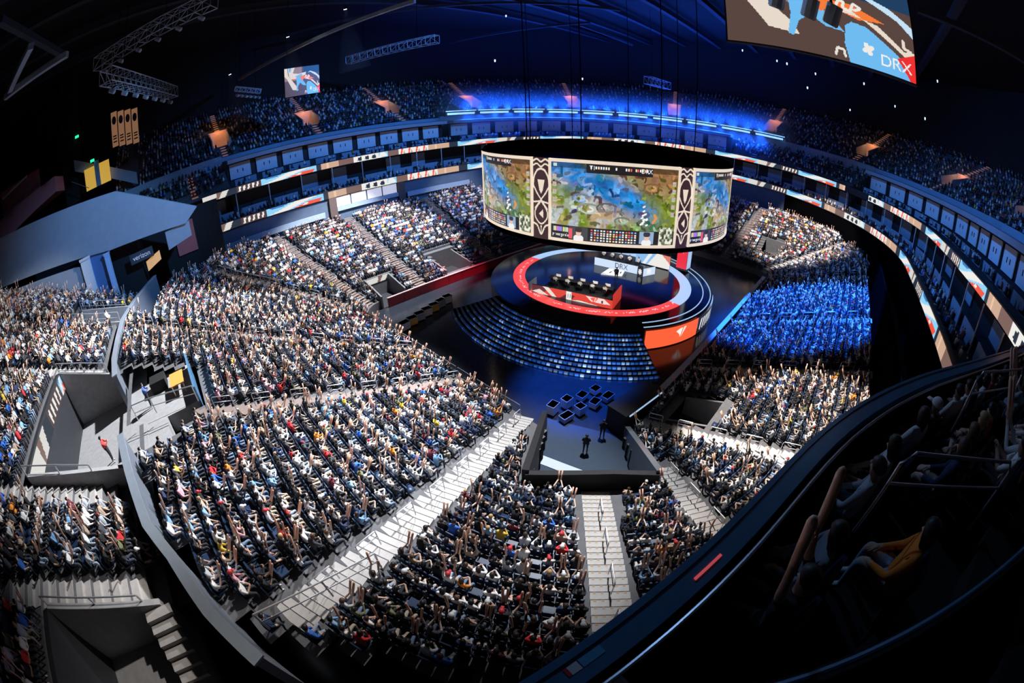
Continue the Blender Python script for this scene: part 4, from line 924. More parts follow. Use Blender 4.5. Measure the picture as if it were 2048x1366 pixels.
# ================================================================== AISLES
def sdist(x, y):
    qx, qy = abs(x) - (A0 - R0), abs(y) - (B0 - R0)
    return math.hypot(max(qx, 0), max(qy, 0)) + min(max(qx, qy), 0) - R0
AISLES = [((-22.7, -9.1), (-41.6, -17.4), 0.72, 'wide pale stairs running down to the tunnel'), ((-26.6, -17.6), (-34.6, -24.1), 0.72, 'pale stairs with tan grip dots behind the tunnel'),
          ((-23.1, -19.85), (-29.3, -27.05), 0.6, 'narrow stairs beside the glass wall of the tunnel'), ((-23.0, -3.1), (-44.2, -4.0), 0.6, 'straight stairs below the camera platform'),
          ((-23.2, 3.0), (-46.0, 11.0), 0.6, 'slanting stairs to the bend of the parapet'), ((-24.6, 16.0), (-36.9, 25.2), 0.6, 'stairs toward the grey end wall'),
          ((-22.0, 15.7), (-27.4, 33.2), 0.65, 'pinkish corner stairs below the ribbon board end'), ((-14.5, 15.8), (-15.9, 33.2), 0.65, 'pinkish stairs between two bright crowd blocks'),
          ((-2.7, 15.8), (-2.3, 33.2), 0.6, 'stairs below the lit club windows'), ((9, 15.8), (9.5, 33.2), 0.6, 'stairs beside the empty blue seats'),
          ((22.0, 15.0), (32.0, 30.5), 0.6, 'far corner stairs behind the screen ring'), ((23.2, 7.0), (41, 8.0), 0.6, 'far end stairs behind the screen ring'), ((23.2, -7.5), (41.5, -9.8), 0.7, 'pale far end stairs beside the screen ring'),
          ((22.6, -14.2), (34.5, -27.5), 0.6, 'far corner stairs beside the dark vomitory'), ((18.6, -15.8), (18.6, -30.5), 0.6, 'stairs at the edge of the blue lit block'), ((1.8, -15.8), (1.8, -30.5), 0.6, 'stairs in the blue lit block'),
          ((-9.7, -15.8), (-9.7, -30.5), 0.6, 'stairs where the blue light turns white'), ((-18.4, -15.8), (-21.0, -30.5), 0.6, 'stairs beside the grey vomitory box')]
AIS = [(np.array(a), np.array(b), h) for a, b, h, _ in AISLES]
def in_aisle(x, y, pad=0.33):
    for a, b, h in AIS:
        d = b - a; L = np.linalg.norm(d); d = d / L; v = np.array([x, y]) - a; s = v @ d
        if -1.2 < s < L + 0.6 and abs(v[0] * d[1] - v[1] * d[0]) < h + pad: return True
    return False
m_lo = MB(); m_lo.box(-TREAD / 4 - .003, TREAD / 4 + .003, -0.7, 0.7, 0.0, 0.025); ME_LO = mesh_of('step_low', m_lo, M_STEP); ME_LO2 = mesh_of('step_low', m_lo, mat('stair_brown', (0.20, 0.15, 0.135), 0.8, 0, 0.2, 5))
m_hi = MB(); m_hi.box(-TREAD / 4 - .003, TREAD / 4 + .003, -0.7, 0.7, 0.0, RISE / 2); ME_HI = mesh_of('step_high', m_hi, M_STEP); ME_HI2 = mesh_of('step_high', m_hi, MATS['stair_brown'])
g_ = MB()
for k in range(5): g_.box(-0.17, -0.10, -0.60 + k * 0.27, -0.50 + k * 0.27, 0, 0.006)
ME_GRIP = mesh_of('grip_dots', g_, mat('grip_tan', (0.42, 0.28, 0.15), 0.8))
ns_ = MB(); ns_.box(-0.198, -0.165, -0.7, 0.7, -0.05, 0.004); ME_SHADE = mesh_of('shade_strip', ns_, mat('step_shade', (0.05, 0.05, 0.06), 0.7))  # dark strip paints the shade line between one step and the next
hr = MB(); hr.tube([(-0.55, 0, -0.22), (-0.55, 0, 0.62), (-0.48, 0, 0.72), (0.48, 0, 1.08), (0.55, 0, 1.04), (0.55, 0, 0.22)], 0.026, 6); hr.tube([(-0.55, 0, 0.34), (0.55, 0, 0.76)], 0.02, 6)
ME_LOOP = mesh_of('handrail', hr, M_STEEL, True)
for ai, (a, b, h, lab) in enumerate(AISLES):
    a, b = np.array(a), np.array(b); L = np.linalg.norm(b - a); d = (b - a) / L; rz = math.atan2(d[1], d[0])
    root = thing('aisle_stairs', lab, 'stairs', (a[0], a[1], 0), rz)
    ss = np.linspace(-0.2, L, 900); ds = np.array([sdist(*(a + d * s)) for s in ss])
    ca = None
    for k in range(0, 32):
        for half in (0, 1):
            dd = 0.3 + TREAD * k + (0.25 + 0.5 * half) * TREAD
            if dd > ds.max() or dd < ds.min(): continue
            s = float(np.interp(dd, ds, ss)); p = a + d * s
            nx = sdist(p[0] + .01, p[1]) - sdist(p[0] - .01, p[1]); ny = sdist(p[0], p[1] + .01) - sdist(p[0], p[1] - .01); nl = math.hypot(nx, ny)
            if dd > dmax_of(nx / nl, ny / nl, p[1]) - 0.1 or near_poly(*p, TUNNEL, 0.45) or blocked(*p): continue
            co = max(0.5, abs(d[0] * nx + d[1] * ny) / nl)
            st = place('step', (ME_HI2 if half else ME_LO2) if 2 < ai < 13 else (ME_HI if half else ME_LO), root, (s, 0, zrow(k))); st.scale = (1 / co, h / 0.7, 1)
            if ai < 3: place('shade_strip', ME_SHADE, st, (0, 0, RISE / 2 if half else 0.025))
            if ai == 1 and k > 5: kind(place('grip_dots', ME_GRIP, st, (0, 0, (RISE / 2 if half else 0.025) + 0.001)), 'stuff')
        if k % 3 == 1 and ds.min() < 0.3 + TREAD * (k + .5) < ds.max():
            s = float(np.interp(0.3 + TREAD * (k + .5), ds, ss)); p = a + d * s
            if not blocked(*p) and not near_poly(*p, TUNNEL, 0.7):
                nx = sdist(p[0] + .01, p[1]) - sdist(p[0] - .01, p[1]); ny = sdist(p[0], p[1] + .01) - sdist(p[0], p[1] - .01); nl = math.hypot(nx, ny)
                if 0.3 + TREAD * (k + .5) < dmax_of(nx / nl, ny / nl, p[1]) - 0.4:
                    hh = place('handrail', ME_LOOP, None, (p[0], p[1], zrow(k) + 0.22), rz)
                    tag(hh, 'looped steel handrail standing on the ' + lab, 'handrail', 'handrails on the ' + lab)
# rails around the entrance pits
def rail_path(pts, lab, h=1.0, every=1, r=0.035):
    o = thing('guard_rail', lab, 'railing', tuple(pts[0])); b = np.array(pts[0]); P = [np.array(p) - b for p in pts]
    mb = MB(); mb.tube([p + [0, 0, h] for p in P], r, 6); obj('top_rail', mb, M_STEEL, o)
    mb = MB(); mb.tube([p + [0, 0, h * 0.5] for p in P], r * 0.7, 6); obj('mid_rail', mb, M_STEEL, o)
    for p in P[::every]: mb = MB(); mb.tube([p, p + [0, 0, h]], r, 6); obj('rail_post', mb, M_STEEL, o)
    return o
rail_path([(-51.6, 2.2, 11.9), (-49.6, 2.2, 11.1), (-47.8, 2.2, 10.3)], 'steel guard rail on the far side of the lit entrance pit')
rail_path([(-51.6, -8.6, 11.9), (-49.6, -8.6, 11.1), (-47.8, -8.6, 10.3)], 'steel guard rail on the near side of the lit entrance pit')
rail_path([(-52.6, 13.05, 12.2), (-50.2, 13.05, 11.2), (-47.9, 13.05, 10.4)], 'steel guard rail of the small entrance pit')
rail_path([(-52.6, 17.0, 12.2), (-50, 17.0, 11.2), (-47.6, 17.0, 10.3)], 'steel guard rail on the grey wall side of the small entrance pit')
rail_path([(-50.0, -15.6, 11.2), (-48.0, -15.6, 10.3), (-46.2, -15.6, 9.5)], 'steel guard rail along the stairs of the dark entrance pit')
rail_path([(-42.3, -17.9, 9.2), (-40.0, -17.4, 8.3), (-38.0, -16.9, 7.4)], 'steel guard rail at the top of the wide pale stairs')
rail_path([(-41.8, -3.0, 8.6), (-44.6, -2.6, 8.9), (-46.0, -2.4, 8.9)], 'double steel rail on the near side of the camera platform')
zt_ = lambda x_, y_: zrow(int((sdist(x_, y_) - 0.3) / TREAD))
rail_path([(x_, y_, zt_(x_, y_)) for x_, y_ in [(-30.3 - 0.46 * i, 20.9 + 0.344 * i) for i in range(0, 14, 3)]], 'long pale rail between the corner crowd blocks', 0.9)
cpf = thing('camera_platform', 'dark camera platform with an orange table below the parapet', 'platform', (-46, -2.4, 8.0))
mb = MB(); mb.prism([(0.2, 0.2), (4.2, -0.1), (4.0, 4.7), (-0.3, 5.6)], (0, 0, 0), (1, 0, 0), (0, 1, 0), (0, 0, 1), 0.35); obj('deck', mb, M_CONC, cpf)
mb = MB(); mb.wall([(4.25, -0.2), (4.05, 4.9)], 0.12, -0.3, 1.3); obj('front_wall', mb, M_RAIL, cpf)
mb = MB(); mb.box(2.6, 3.6, 1.6, 3.4, 1.0, 1.06); obj('table_top', mb, mat('orange_table', (0.75, 0.30, 0.06), 0.6), cpf)
for x_, y_ in ((2.7, 1.7), (3.5, 1.7), (2.7, 3.3), (3.5, 3.3)): mb = MB(); mb.box(x_ - .03, x_ + .03, y_ - .03, y_ + .03, 0.35, 1.0); obj('table_leg', mb, M_STEEL, cpf)
mb = MB(); mb.box(1.0, 2.2, 3.2, 4.4, 0.35, 1.1); obj('equipment_rack', mb, M_BLACK, cpf)
# stairs with treads in the entrance pits
def mid_stairs(n0, n1, k0, k1, lab):
    o = thing('pit_stairs', lab, 'stairs', (MU0 - TREAD * k0, n0, MZ0 + MR * k0))
    for k in range(k0, k1):
        x_, z_ = -TREAD * (k - k0), MR * (k - k0)
        mb = MB(); mb.box(x_ - TREAD / 2, x_, 0, n1 - n0, z_ - .01, z_ + .03); obj('step', mb, M_STEP, o)
        mb = MB(); mb.box(x_ - TREAD, x_ - TREAD / 2, 0, n1 - n0, z_ - .01, z_ + MR / 2); obj('step', mb, M_STEP, o)
mid_stairs(2.35, 3.55, 1, 12, 'short concrete stairs on the far side of the lit entrance pit')
mid_stairs(-10.05, -8.75, 0, 12, 'short concrete stairs on the near side of the lit entrance pit')
mid_stairs(-15.3, -14.1, -2, 6, 'pale concrete stairs behind the bend of the parapet rail')
def pit_stairs(x, y, z, n, dx, wy, lab, rz=0):
    o = thing('pit_stairs', lab, 'stairs', (x, y, z), rz)
    for k in range(n): mb = MB(); mb.box(-dx * (k + 1), -dx * k, 0, wy, 0, 0.19 * (k + 1)); obj('step', mb, M_STEP, o)
pit_stairs(-46.4, -18.9, 8.35, 8, 0.38, 1.2, 'dark stairs going up beside the end of the parapet', -PI / 2)

# ================================================================== PEOPLE
ARMS = {'lap': ((.08, .25, .70), (.28, .14, .60)), 'clap': ((.16, .24, .76), (.34, .06, .86)), 'up': ((.10, .25, 1.10), (.17, .20, 1.33)), 'front': ((.18, .23, .80), (.40, .10, 1.00)),
        'lean': ((.28, .20, .66), (.38, .08, .80)), 'cross': ((.14, .245, .74), (.22, -.06, .78)), 'side': ((.02, .255, .74), (.17, .20, .60))}
def joints(pose, stand=False):
    ln = 0.16 if pose == 'lean' else 0.0
    J = {'pelvis': (0, 0, .52), 'spine': (-.03 + ln * .4, 0, .70), 'chest': (-.04 + ln, 0, .89), 'neck': (-.02 + ln * 1.3, 0, 1.05), 'head': (.015 + ln * 1.6, 0, 1.16), 'crown': (.0 + ln * 1.6, 0, 1.25)}
    for s, n in ((1, 'L'), (-1, 'R')):
        el, wr = ARMS[pose]
        J['sh' + n] = (-.04 + ln, s * .19, .98); J['el' + n] = (el[0] + ln * .3, s * el[1], el[2]); J['wr' + n] = (wr[0] + ln * .3, s * wr[1], wr[2])
        e, w_ = np.array(J['el' + n]), np.array(J['wr' + n]); dv = (w_ - e) / np.linalg.norm(w_ - e); J['ha' + n] = tuple(w_ + dv * .09)
        J['hip' + n] = (.04, s * .10, .52); kx = {'lap': .12, 'clap': .16, 'cross': .10, 'lean': .17, 'side': .18, 'front': .13, 'up': .17}[pose]; ax_ = {'cross': .40, 'side': .32, 'clap': .35}.get(pose, .38)
        J['kn' + n] = (.41, s * kx, .53); J['an' + n] = (ax_, s * (kx + (-.02 if s > 0 else .02)), .10); J['to' + n] = (ax_ + .11, s * kx, .017)
    if stand:
        up = 0.40
        for k in J:
            if k[:2] not in ('kn', 'an', 'to'): J[k] = (J[k][0], J[k][1], J[k][2] + up)
        for s, n in ((1, 'L'), (-1, 'R')):
            J['kn' + n] = (.05, s * .11, .50); J['an' + n] = (.0, s * .12, .10); J['to' + n] = (.13, s * .14, .016)
    return {k: np.array(v) for k, v in J.items()}
SEGS = [('pelvis', 'spine', 'shirt'), ('spine', 'chest', 'shirt'), ('chest', 'neck', 'shirt'), ('neck', 'head', 'skin'), ('head', 'crown', 'skin')]
for n in 'LR':
    SEGS += [('chest', 'sh' + n, 'shirt'), ('sh' + n, 'el' + n, 'shirt'), ('el' + n, 'wr' + n, 'sleeve'), ('wr' + n, 'ha' + n, 'skin'), ('pelvis', 'hip' + n, 'pants'), ('hip' + n, 'kn' + n, 'pants'), ('kn' + n, 'an' + n, 'pants'), ('an' + n, 'to' + n, 'shoe')]
RAD = {'pelvis': .135, 'spine': .13, 'chest': .155, 'neck': .058, 'head': .098, 'crown': .075, 'sh': .078, 'el': .052, 'wr': .036, 'ha': .040, 'hip': .095, 'kn': .062, 'an': .042, 'to': .036}
REG = ['shirt', 'sleeve', 'skin', 'pants', 'shoe', 'hair', 'stick']
def make_body(pose, stand=False, fingers=False):
    J = joints(pose, stand); names = list(J); V = [J[k] for k in names]; E = []; seg = []
    for a, b, r in SEGS: E.append((names.index(a), names.index(b))); seg.append((J[a], J[b], REG.index(r)))
    rad = [RAD.get(k, RAD.get(k[:2], RAD.get(k[:3], .05))) for k in names]
    if fingers:
        for n, s in (('L', 1), ('R', -1)):
            h = J['ha' + n]; dv = h - J['wr' + n]; dv /= np.linalg.norm(dv); sd_ = np.cross(dv, [0, 0, 1.0]); sd_ /= np.linalg.norm(sd_) + 1e-9; up = np.cross(sd_, dv); hi = names.index('ha' + n)
            for q, L in ((-.030, .075), (-.010, .09), (.010, .085), (.030, .068)):
                i0 = len(V); V += [h + sd_ * q + dv * .035, h + sd_ * q * 1.2 + dv * L + up * -.012]; rad += [.0105, .0085]; E += [(hi, i0), (i0, i0 + 1)]; seg += [(h, V[i0], 2), (V[i0], V[i0 + 1], 2)]
            i0 = len(V); V += [h - dv * .03 + sd_ * .035 * s, h + dv * .02 + sd_ * .06 * s]; rad += [.013, .010]; E += [(names.index('wr' + n), i0), (i0, i0 + 1)]; seg += [(V[i0], V[i0 + 1], 2)]
    me = bpy.data.meshes.new('b'); me.from_pydata([tuple(v) for v in V], E, []); o = bpy.data.objects.new('b', me); COL.objects.link(o)
    md = o.modifiers.new('s', 'SKIN'); md.use_smooth_shade = True
    sk_ = me.skin_vertices[0].data
    for i, r in enumerate(rad): sk_[i].radius = (r, r); sk_[i].use_root = (names[i] == 'pelvis') if i < len(names) else False
    sb = o.modifiers.new('d', 'SUBSURF'); sb.levels = 2 if fingers else 1; sb.render_levels = sb.levels
    dg = bpy.context.evaluated_depsgraph_get(); ev = bpy.data.meshes.new_from_object(o.evaluated_get(dg)); ev.calc_loop_triangles()
    P = np.array([v.co[:] for v in ev.vertices]); T = np.array([t_.vertices[:] for t_ in ev.loop_triangles])
    bpy.data.objects.remove(o); bpy.data.meshes.remove(ev)
    tz = .40 if stand else 0
    torso = (P[:, 2] > .45 + tz) & (P[:, 2] < 1.02 + tz) & (np.abs(P[:, 1]) < .17) & (P[:, 0] < .16)
    P[torso, 1] *= 1.30
    C = P[T].mean(1); best = np.full(len(C), 9e9); reg = np.zeros(len(C), int)
    for a, b, r in seg:
        ab = b - a; t_ = np.clip(((C - a) @ ab) / (ab @ ab), 0, 1); dd = np.linalg.norm(C - a - t_[:, None] * ab, axis=1); u = dd < best; best[u] = dd[u]; reg[u] = r
    hd = J['head']; nose = np.argmin(np.linalg.norm(P - (hd + [.11, 0, -.01]), axis=1)); P[nose, 0] += .02
    return P, T, reg, J
def tri_tube(path, rads, n, ry=1.0):
    V = []; T = []
    for i, p in enumerate(path):
        a, b = path[max(0, i - 1)], path[min(len(path) - 1, i + 1)]; d = b - a; d = d / np.linalg.norm(d)
        up = np.array([1.0, 0, 0]) if abs(d[2]) > .8 else np.array([0, 0, 1.0]); x = np.cross(up, d); x /= np.linalg.norm(x); y = np.cross(d, x)
        for k in range(n): t_ = 2 * PI * (k + .5) / n; V.append(p + rads[i] * (math.cos(t_) * x * ry + math.sin(t_) * y))
    for i in range(len(path) - 1):
        for k in range(n): q, r = i * n + k, i * n + (k + 1) % n; T += [(q, r, r + n), (q, r + n, q + n)]
    m_ = (len(path) - 1) * n
    T += [(0, k + 1, k) for k in range(1, n - 1)] + [(m_, m_ + k, m_ + k + 1) for k in range(1, n - 1)]
    return V, T
def low_body(pose, stand=False, ultra=False, stick=None):
    J = joints(pose, stand); V, T, R = [], [], []
    def addp(v, t_, r):
        n = len(V); V.extend(v); T.extend([tuple(i + n for i in q) for q in t_]); R.extend([REG.index(r)] * len(t_) if isinstance(r, str) else r)
    v, t_ = tri_tube([J['pelvis'] - [0, 0, .08], J['spine'], J['chest'] + [0, 0, .02], J['neck'] + [0, 0, -.02]], [.15, .14, .155, .07], 4 if ultra else 6, 1.35); addp(v, t_, 'shirt')
    h = J['head'] + [0, 0, .015]; n = 4 if ultra else 6; hv = [h + [0, 0, -.12]]; 
    rings = [(-.05, .085), (.06, .095)] if not ultra else [(0, .1)]
    for z, r in rings: hv += [h + [r * 1.05 * math.cos(2 * PI * k / n + .3), r * .9 * math.sin(2 * PI * k / n + .3), z] for k in range(n)]
    hv.append(h + [0, 0, .115]); ht = [(0, 1 + (k + 1) % n, 1 + k) for k in range(n)]
    for i in range(len(rings) - 1):
        for k in range(n): q, r = 1 + i * n + k, 1 + i * n + (k + 1) % n; ht += [(q, r, r + n), (q, r + n, q + n)]
    b_ = 1 + (len(rings) - 1) * n; ht += [(b_ + k, b_ + (k + 1) % n, len(hv) - 1) for k in range(n)]
    hva = np.array(hv); cen = hva[np.array(ht)].mean(1) - h
    addp(hv, ht, [REG.index('hair') if (c_[2] > .045 or c_[0] < .012) else REG.index('skin') for c_ in cen])
    for nme in 'LR':
        if not ultra:
            v, t_ = tri_tube([J['sh' + nme], J['el' + nme], J['ha' + nme]], [.062, .048, .034], 4); nt_ = len(t_)
            addp(v, t_, [REG.index('shirt')] * 8 + [REG.index('sleeve')] * 8 + [0, 0] + [2, 2])
            v, t_ = tri_tube([J['hip' + nme], J['kn' + nme] + [.03, 0, .02], J['an' + nme] + [0, 0, -.095]], [.095, .068, .045], 4); addp(v, t_, 'pants')
        else:
            v, t_ = tri_tube([J['hip' + nme], J['kn' + nme]], [.1, .07], 3); addp(v, t_, 'pants')
        if stick:
            s = 1 if nme == 'L' else -1; w_ = J['ha' + nme]; tip = w_ + np.array([.10, .10 * s, .55]) if stick == 'v' else w_ + np.array([.28, .02 * s, .46])
            v, t_ = tri_tube([w_ - (tip - w_) * .1, tip], [.036, .042], 5); addp(v, t_, 'stick')
    return np.array(V), np.array(T), np.array(R)
SKIN = np.array([(.58, .36, .26), (.66, .45, .35), (.46, .28, .20), (.72, .52, .42), (.30, .18, .13)])
HAIRC = [('black', (.012, .010, .012)), ('dark brown', (.035, .02, .014)), ('brown', (.10, .05, .03)), ('blond', (.42, .28, .13)), ('white capped', (.7, .7, .7)), ('red capped', (.5, .03, .04))]
HAIRP = [.62, .16, .08, .04, .06, .04]
SHIRT = [('black shirt', (.012, .013, .017), .38), ('white shirt', (.80, .80, .80), .21), ('light grey shirt', (.46, .49, .54), .13), ('charcoal shirt', (.055, .06, .07), .10), ('navy shirt', (.02, .04, .11), .08), ('pale blue shirt', (.22, .42, .68), .05), ('red shirt', (.62, .03, .04), .022),
         ('tan shirt', (.48, .36, .27), .035), ('maroon shirt', (.18, .03, .05), .018), ('olive shirt', (.16, .17, .09), .02), ('yellow shirt', (.78, .55, .06), .012), ('orange shirt', (.80, .26, .03), .012), ('bright blue shirt', (.04, .16, .62), .025), ('pink shirt', (.75, .36, .44), .015)]
SHP = np.array([s[2] for s in SHIRT]); SHP /= SHP.sum(); SHC = np.array([s[1] for s in SHIRT])
PANTS = np.array([(.02, .022, .03), (.05, .06, .09), (.13, .19, .30), (.30, .38, .50), (.38, .33, .26)]); PAP = [.58, .2, .12, .06, .04]
STICK = np.array((.85, .50, .36))
def person_colors(n):
    sh = rng.choice(len(SHIRT), n, p=SHP); ha = rng.choice(len(HAIRC), n, p=HAIRP); sk2 = rng.choice(5, n, p=[.35, .3, .15, .15, .05]); pa = rng.choice(5, n, p=PAP); ls = rng.random(n) < .45
    C = np.zeros((n, 7, 3)); C[:, 0] = SHC[sh] * rng.uniform(.85, 1.15, (n, 1)); C[:, 1] = np.where(ls[:, None], C[:, 0], SKIN[sk2]); C[:, 2] = SKIN[sk2]; C[:, 3] = PANTS[pa]; C[:, 4] = np.where(rng.random((n, 1)) < .4, .6, .03); C[:, 5] = np.array([h[1] for h in HAIRC])[ha]; C[:, 6] = STICK
    return sh, ha, sk2, pa, ls, np.clip(C, 0, 1)
def crowd_mesh(name, lib, pos, ang, pidx, C, label, sc=None):
    VV, TT, CC = [], [], []; base = 0
    for p in range(len(lib)):
        idx = np.where(pidx == p)[0]
        if not len(idx): continue
        V, T, R = lib[p]; c_, s_ = np.cos(ang[idx]), np.sin(ang[idx]); k = (np.ones(len(idx)) if sc is None else sc[idx])
        X = (c_[:, None] * V[None, :, 0] - s_[:, None] * V[None, :, 1]) * k[:, None]; Y = (s_[:, None] * V[None, :, 0] + c_[:, None] * V[None, :, 1]) * k[:, None]; Z = np.broadcast_to(V[None, :, 2], X.shape) * k[:, None]
        P = np.stack([X + pos[idx, 0:1], Y + pos[idx, 1:2], Z + pos[idx, 2:3]], -1).reshape(-1, 3)
        VV.append(P); TT.append((T[None] + (np.arange(len(idx)) * len(V))[:, None, None]).reshape(-1, 3) + base); base += len(P); CC.append(C[idx][:, R].reshape(-1, 3))
    me = mesh_np(name, np.concatenate(VV), np.concatenate(TT), np.concatenate(CC), M_CLOTH)
    return kind(place(name, me), 'stuff', label)

# ================================================================== SEATS AND SPECTATORS
seats = []      # x,y,z,ang,section
CL = np.concatenate([BR, BR[:1]])
for k in range(34):
    d = 0.3 + TREAD * (k + 1) - 0.25
    P = CL[:, :2] + CL[:, 2:] * d; L = np.r_[0, np.cumsum(np.linalg.norm(np.diff(P, axis=0), axis=1))]
    for s in np.arange(0.2, L[-1], 0.49):
        i = min(np.searchsorted(L, s, side='right') - 1, len(BR) - 1); f = (s - L[i]) / (L[i + 1] - L[i] + 1e-9)
        x, y = P[i] * (1 - f) + P[i + 1] * f; nx, ny = CL[i, 2:] * (1 - f) + CL[i + 1, 2:] * f
        if (x < -30 and -20 < y < 24 and x < par_u(y) + 0.55) or k >= min(KM[i], KM[(i + 1) % len(BR)]) or seat_blocked(x, y) or in_aisle(x, y): continue
        seats.append((x, y, 0.9 + RISE * k, math.atan2(-ny, -nx), 0, k))
for (u, y0, y1, z) in mid_rows:
    for y in np.arange(y0 + 0.4, y1 - 0.35, 0.49):
        if abs(y - 2.9) < 0.8 or abs(y + 9.4) < 0.8 or abs(y - 12.4) < .7 or abs(y + 14.7) < .85 or (u > -52.8 and 16.8 < y < 17.6) or u < -66: continue
        if u > par_u(y) - 0.75: continue
        seats.append((u, y, z, 0.0 if y < 0 else -0.02 * y, 1, 0))
seats = np.array(seats); NS = len(seats)
px = proj(seats[:, :3] + [0, 0, 0.9])
RAILPX = np.array([(1110, 1366), (1240, 1270), (1400, 1130), (1500, 1040), (1580, 950), (1650, 865), (1750, 800), (1900, 738), (2048, 690)])
below = (px[:, 0] > 1090) & (px[:, 1] > np.interp(px[:, 0], RAILPX[:, 0], RAILPX[:, 1]))
infr = (px[:, 0] > -5) & (px[:, 0] < 2053) & (px[:, 1] > 0) & (px[:, 1] < 1340) & ~below
dist = np.linalg.norm(seats[:, :3] - CAM, axis=1)
keep = (px[:, 0] > -80) & (px[:, 0] < 2130) & (px[:, 1] > -50) & (px[:, 1] < 1470)
occ = rng.random(NS) < np.where(seats[:, 4] == 1, 0.95, 0.93)
emp = (seats[:, 1] > 15) & (seats[:, 0] > 1) & (seats[:, 0] < 24) & (seats[:, 5] < 9)        # dark empty blocks behind the stage
occ &= ~emp | (rng.random(NS) < 0.06)
emp2 = (seats[:, 1] > 15) & (seats[:, 0] > -12) & (seats[:, 5] < 4); occ &= ~emp2 | (rng.random(NS) < 0.3)
# seats
sc_ = MB(); sc_.box(-0.22, 0.20, -0.23, 0.23, 0.385, 0.455); ME_CUSH = mesh_of('seat_cushion', sc_, M_SEAT)
bk = MB(); bk.prism([(-0.24, 0.39), (0.24, 0.39), (0.24, 0.82), (0.19, 0.87), (-0.19, 0.87), (-0.24, 0.82)], (-0.165, 0, 0), (0, 1, 0), (-0.06, 0, 1), (-1, 0, 0), 0.05); ME_BACK = mesh_of('backrest', bk, M_SEAT)
ar_ = MB(); ar_.box(-0.20, 0.10, 0.235, 0.265, 0.56, 0.60); ar_.box(-0.20, -0.15, 0.225, 0.265, 0.0, 0.58); ME_ARM = mesh_of('armrest', ar_, M_DARK)
order = np.argsort(np.where(infr, dist, 1e9))
ind_seat = set(order[:300].tolist())
zs = AIS[0][0] + np.array([-8.0, 5.0])
_a, _b, _h = AIS[0]; _d = _b - _a
SG = 1 if ((zs[0] - _a[0]) * _d[1] - (zs[1] - _a[1]) * _d[0]) > 0 else -1
def zone(x, y, sec):
    if sec == 1: return 'behind the grey parapet'
    def side(i): a, b, h = AIS[i]; d = b - a; return SG * ((x - a[0]) * d[1] - (y - a[1]) * d[0])
    if side(0) > 0: return 'between wide stairs and parapet'
    if side(1) > 0: return 'between wide and dotted stairs'
    if side(2) > 0: return 'just past the dotted stairs'
    return 'past the glass tunnel wall'
sv = np.array([v.co[:] for me in (ME_CUSH, ME_BACK) for v in me.vertices]); nb = len(ME_CUSH.vertices); stt = []
for me, off in ((ME_CUSH, 0), (ME_BACK, nb)):
    me.calc_loop_triangles(); stt += [tuple(j + off for j in t_.vertices) for t_ in me.loop_triangles]
rest = np.array([i for i in range(NS) if i not in ind_seat and keep[i]])
def inst_soup(V, T, pos, ang):
    c_, s_ = np.cos(ang), np.sin(ang); X = c_[:, None] * V[:, 0] - s_[:, None] * V[:, 1] + pos[:, 0:1]; Y = s_[:, None] * V[:, 0] + c_[:, None] * V[:, 1] + pos[:, 1:2]; Z = V[:, 2] + pos[:, 2:3]
    return np.stack([X, Y, Z], -1).reshape(-1, 3), (T[None] + (np.arange(len(pos)) * len(V))[:, None, None]).reshape(-1, 3)
V_, T_ = inst_soup(sv * PS, np.array(stt), seats[rest, :3], seats[rest, 3])
kind(place('arena_seats', mesh_np('arena_seats', V_, T_, None, M_SEAT)), 'stuff', 'rows of dark navy seats throughout the lower bowl')

POSES = ['lap', 'clap', 'cross', 'lean', 'side', 'front', 'up']; PP = np.array([.22, .14, .14, .12, .11, .17, .10])
STK = {'front': 'f', 'up': 'v'}
LIB1 = [low_body(p, stick=STK.get(p)) for p in POSES] + [low_body('side', True)]
LIBU = [low_body('lap', ultra=True), low_body('clap', ultra=True)]
BODY = {p: make_body(p) for p in POSES}
BODYF = {p: make_body(p, False, True) for p in ('lap', 'clap', 'front', 'cross', 'lean', 'up')}
STAND = {p: make_body(p, True) for p in ('side', 'clap', 'cross')}
hb_ = {}
def hair_mesh(style, ci, J, key):
    k = (style, ci, key)
    if k in hb_: return hb_[k]
    h = J['head'] + np.array([-.008, 0, .03]); mb = MB(); V = []; F = []; nr, ns = 6, 10
    for i in range(nr + 1):
        for j in range(ns):
            a = 2 * PI * j / ns; front = max(0, math.cos(a)); lim = {'short': 1.75 - .75 * front, 'long': 2.25 - 1.2 * front, 'cap': 1.5}[style]; ph = lim * i / nr
            r = .118; V.append(h + np.array([r * 1.02 * math.sin(ph) * math.cos(a), r * .92 * math.sin(ph) * math.sin(a), r * 1.05 * math.cos(ph)]) + (np.array([-.01, 0, -.06]) * max(0, i - 4) * (1 if style == 'long' else 0) * (1 - front)))
    for i in range(nr):
        for j in range(ns): F.append((i * ns + j, (i + 1) * ns + j, (i + 1) * ns + (j + 1) % ns, i * ns + (j + 1) % ns))
    if style == 'cap': n0 = len(V); V += [h + np.array(q) for q in ((.09, .07, .01), (.21, .05, -.005), (.21, -.05, -.005), (.09, -.07, .01), (.09, .07, .025), (.21, .05, .006), (.21, -.05, .006), (.09, -.07, .025))]; F += [tuple(q + n0 for q in f) for f in BOXF]
    mb.add(V, F); me = mesh_of('hair', mb, mat('hair_%d' % ci, HAIRC[ci][1], .5), True); hb_[k] = me; return me
stk_me = None
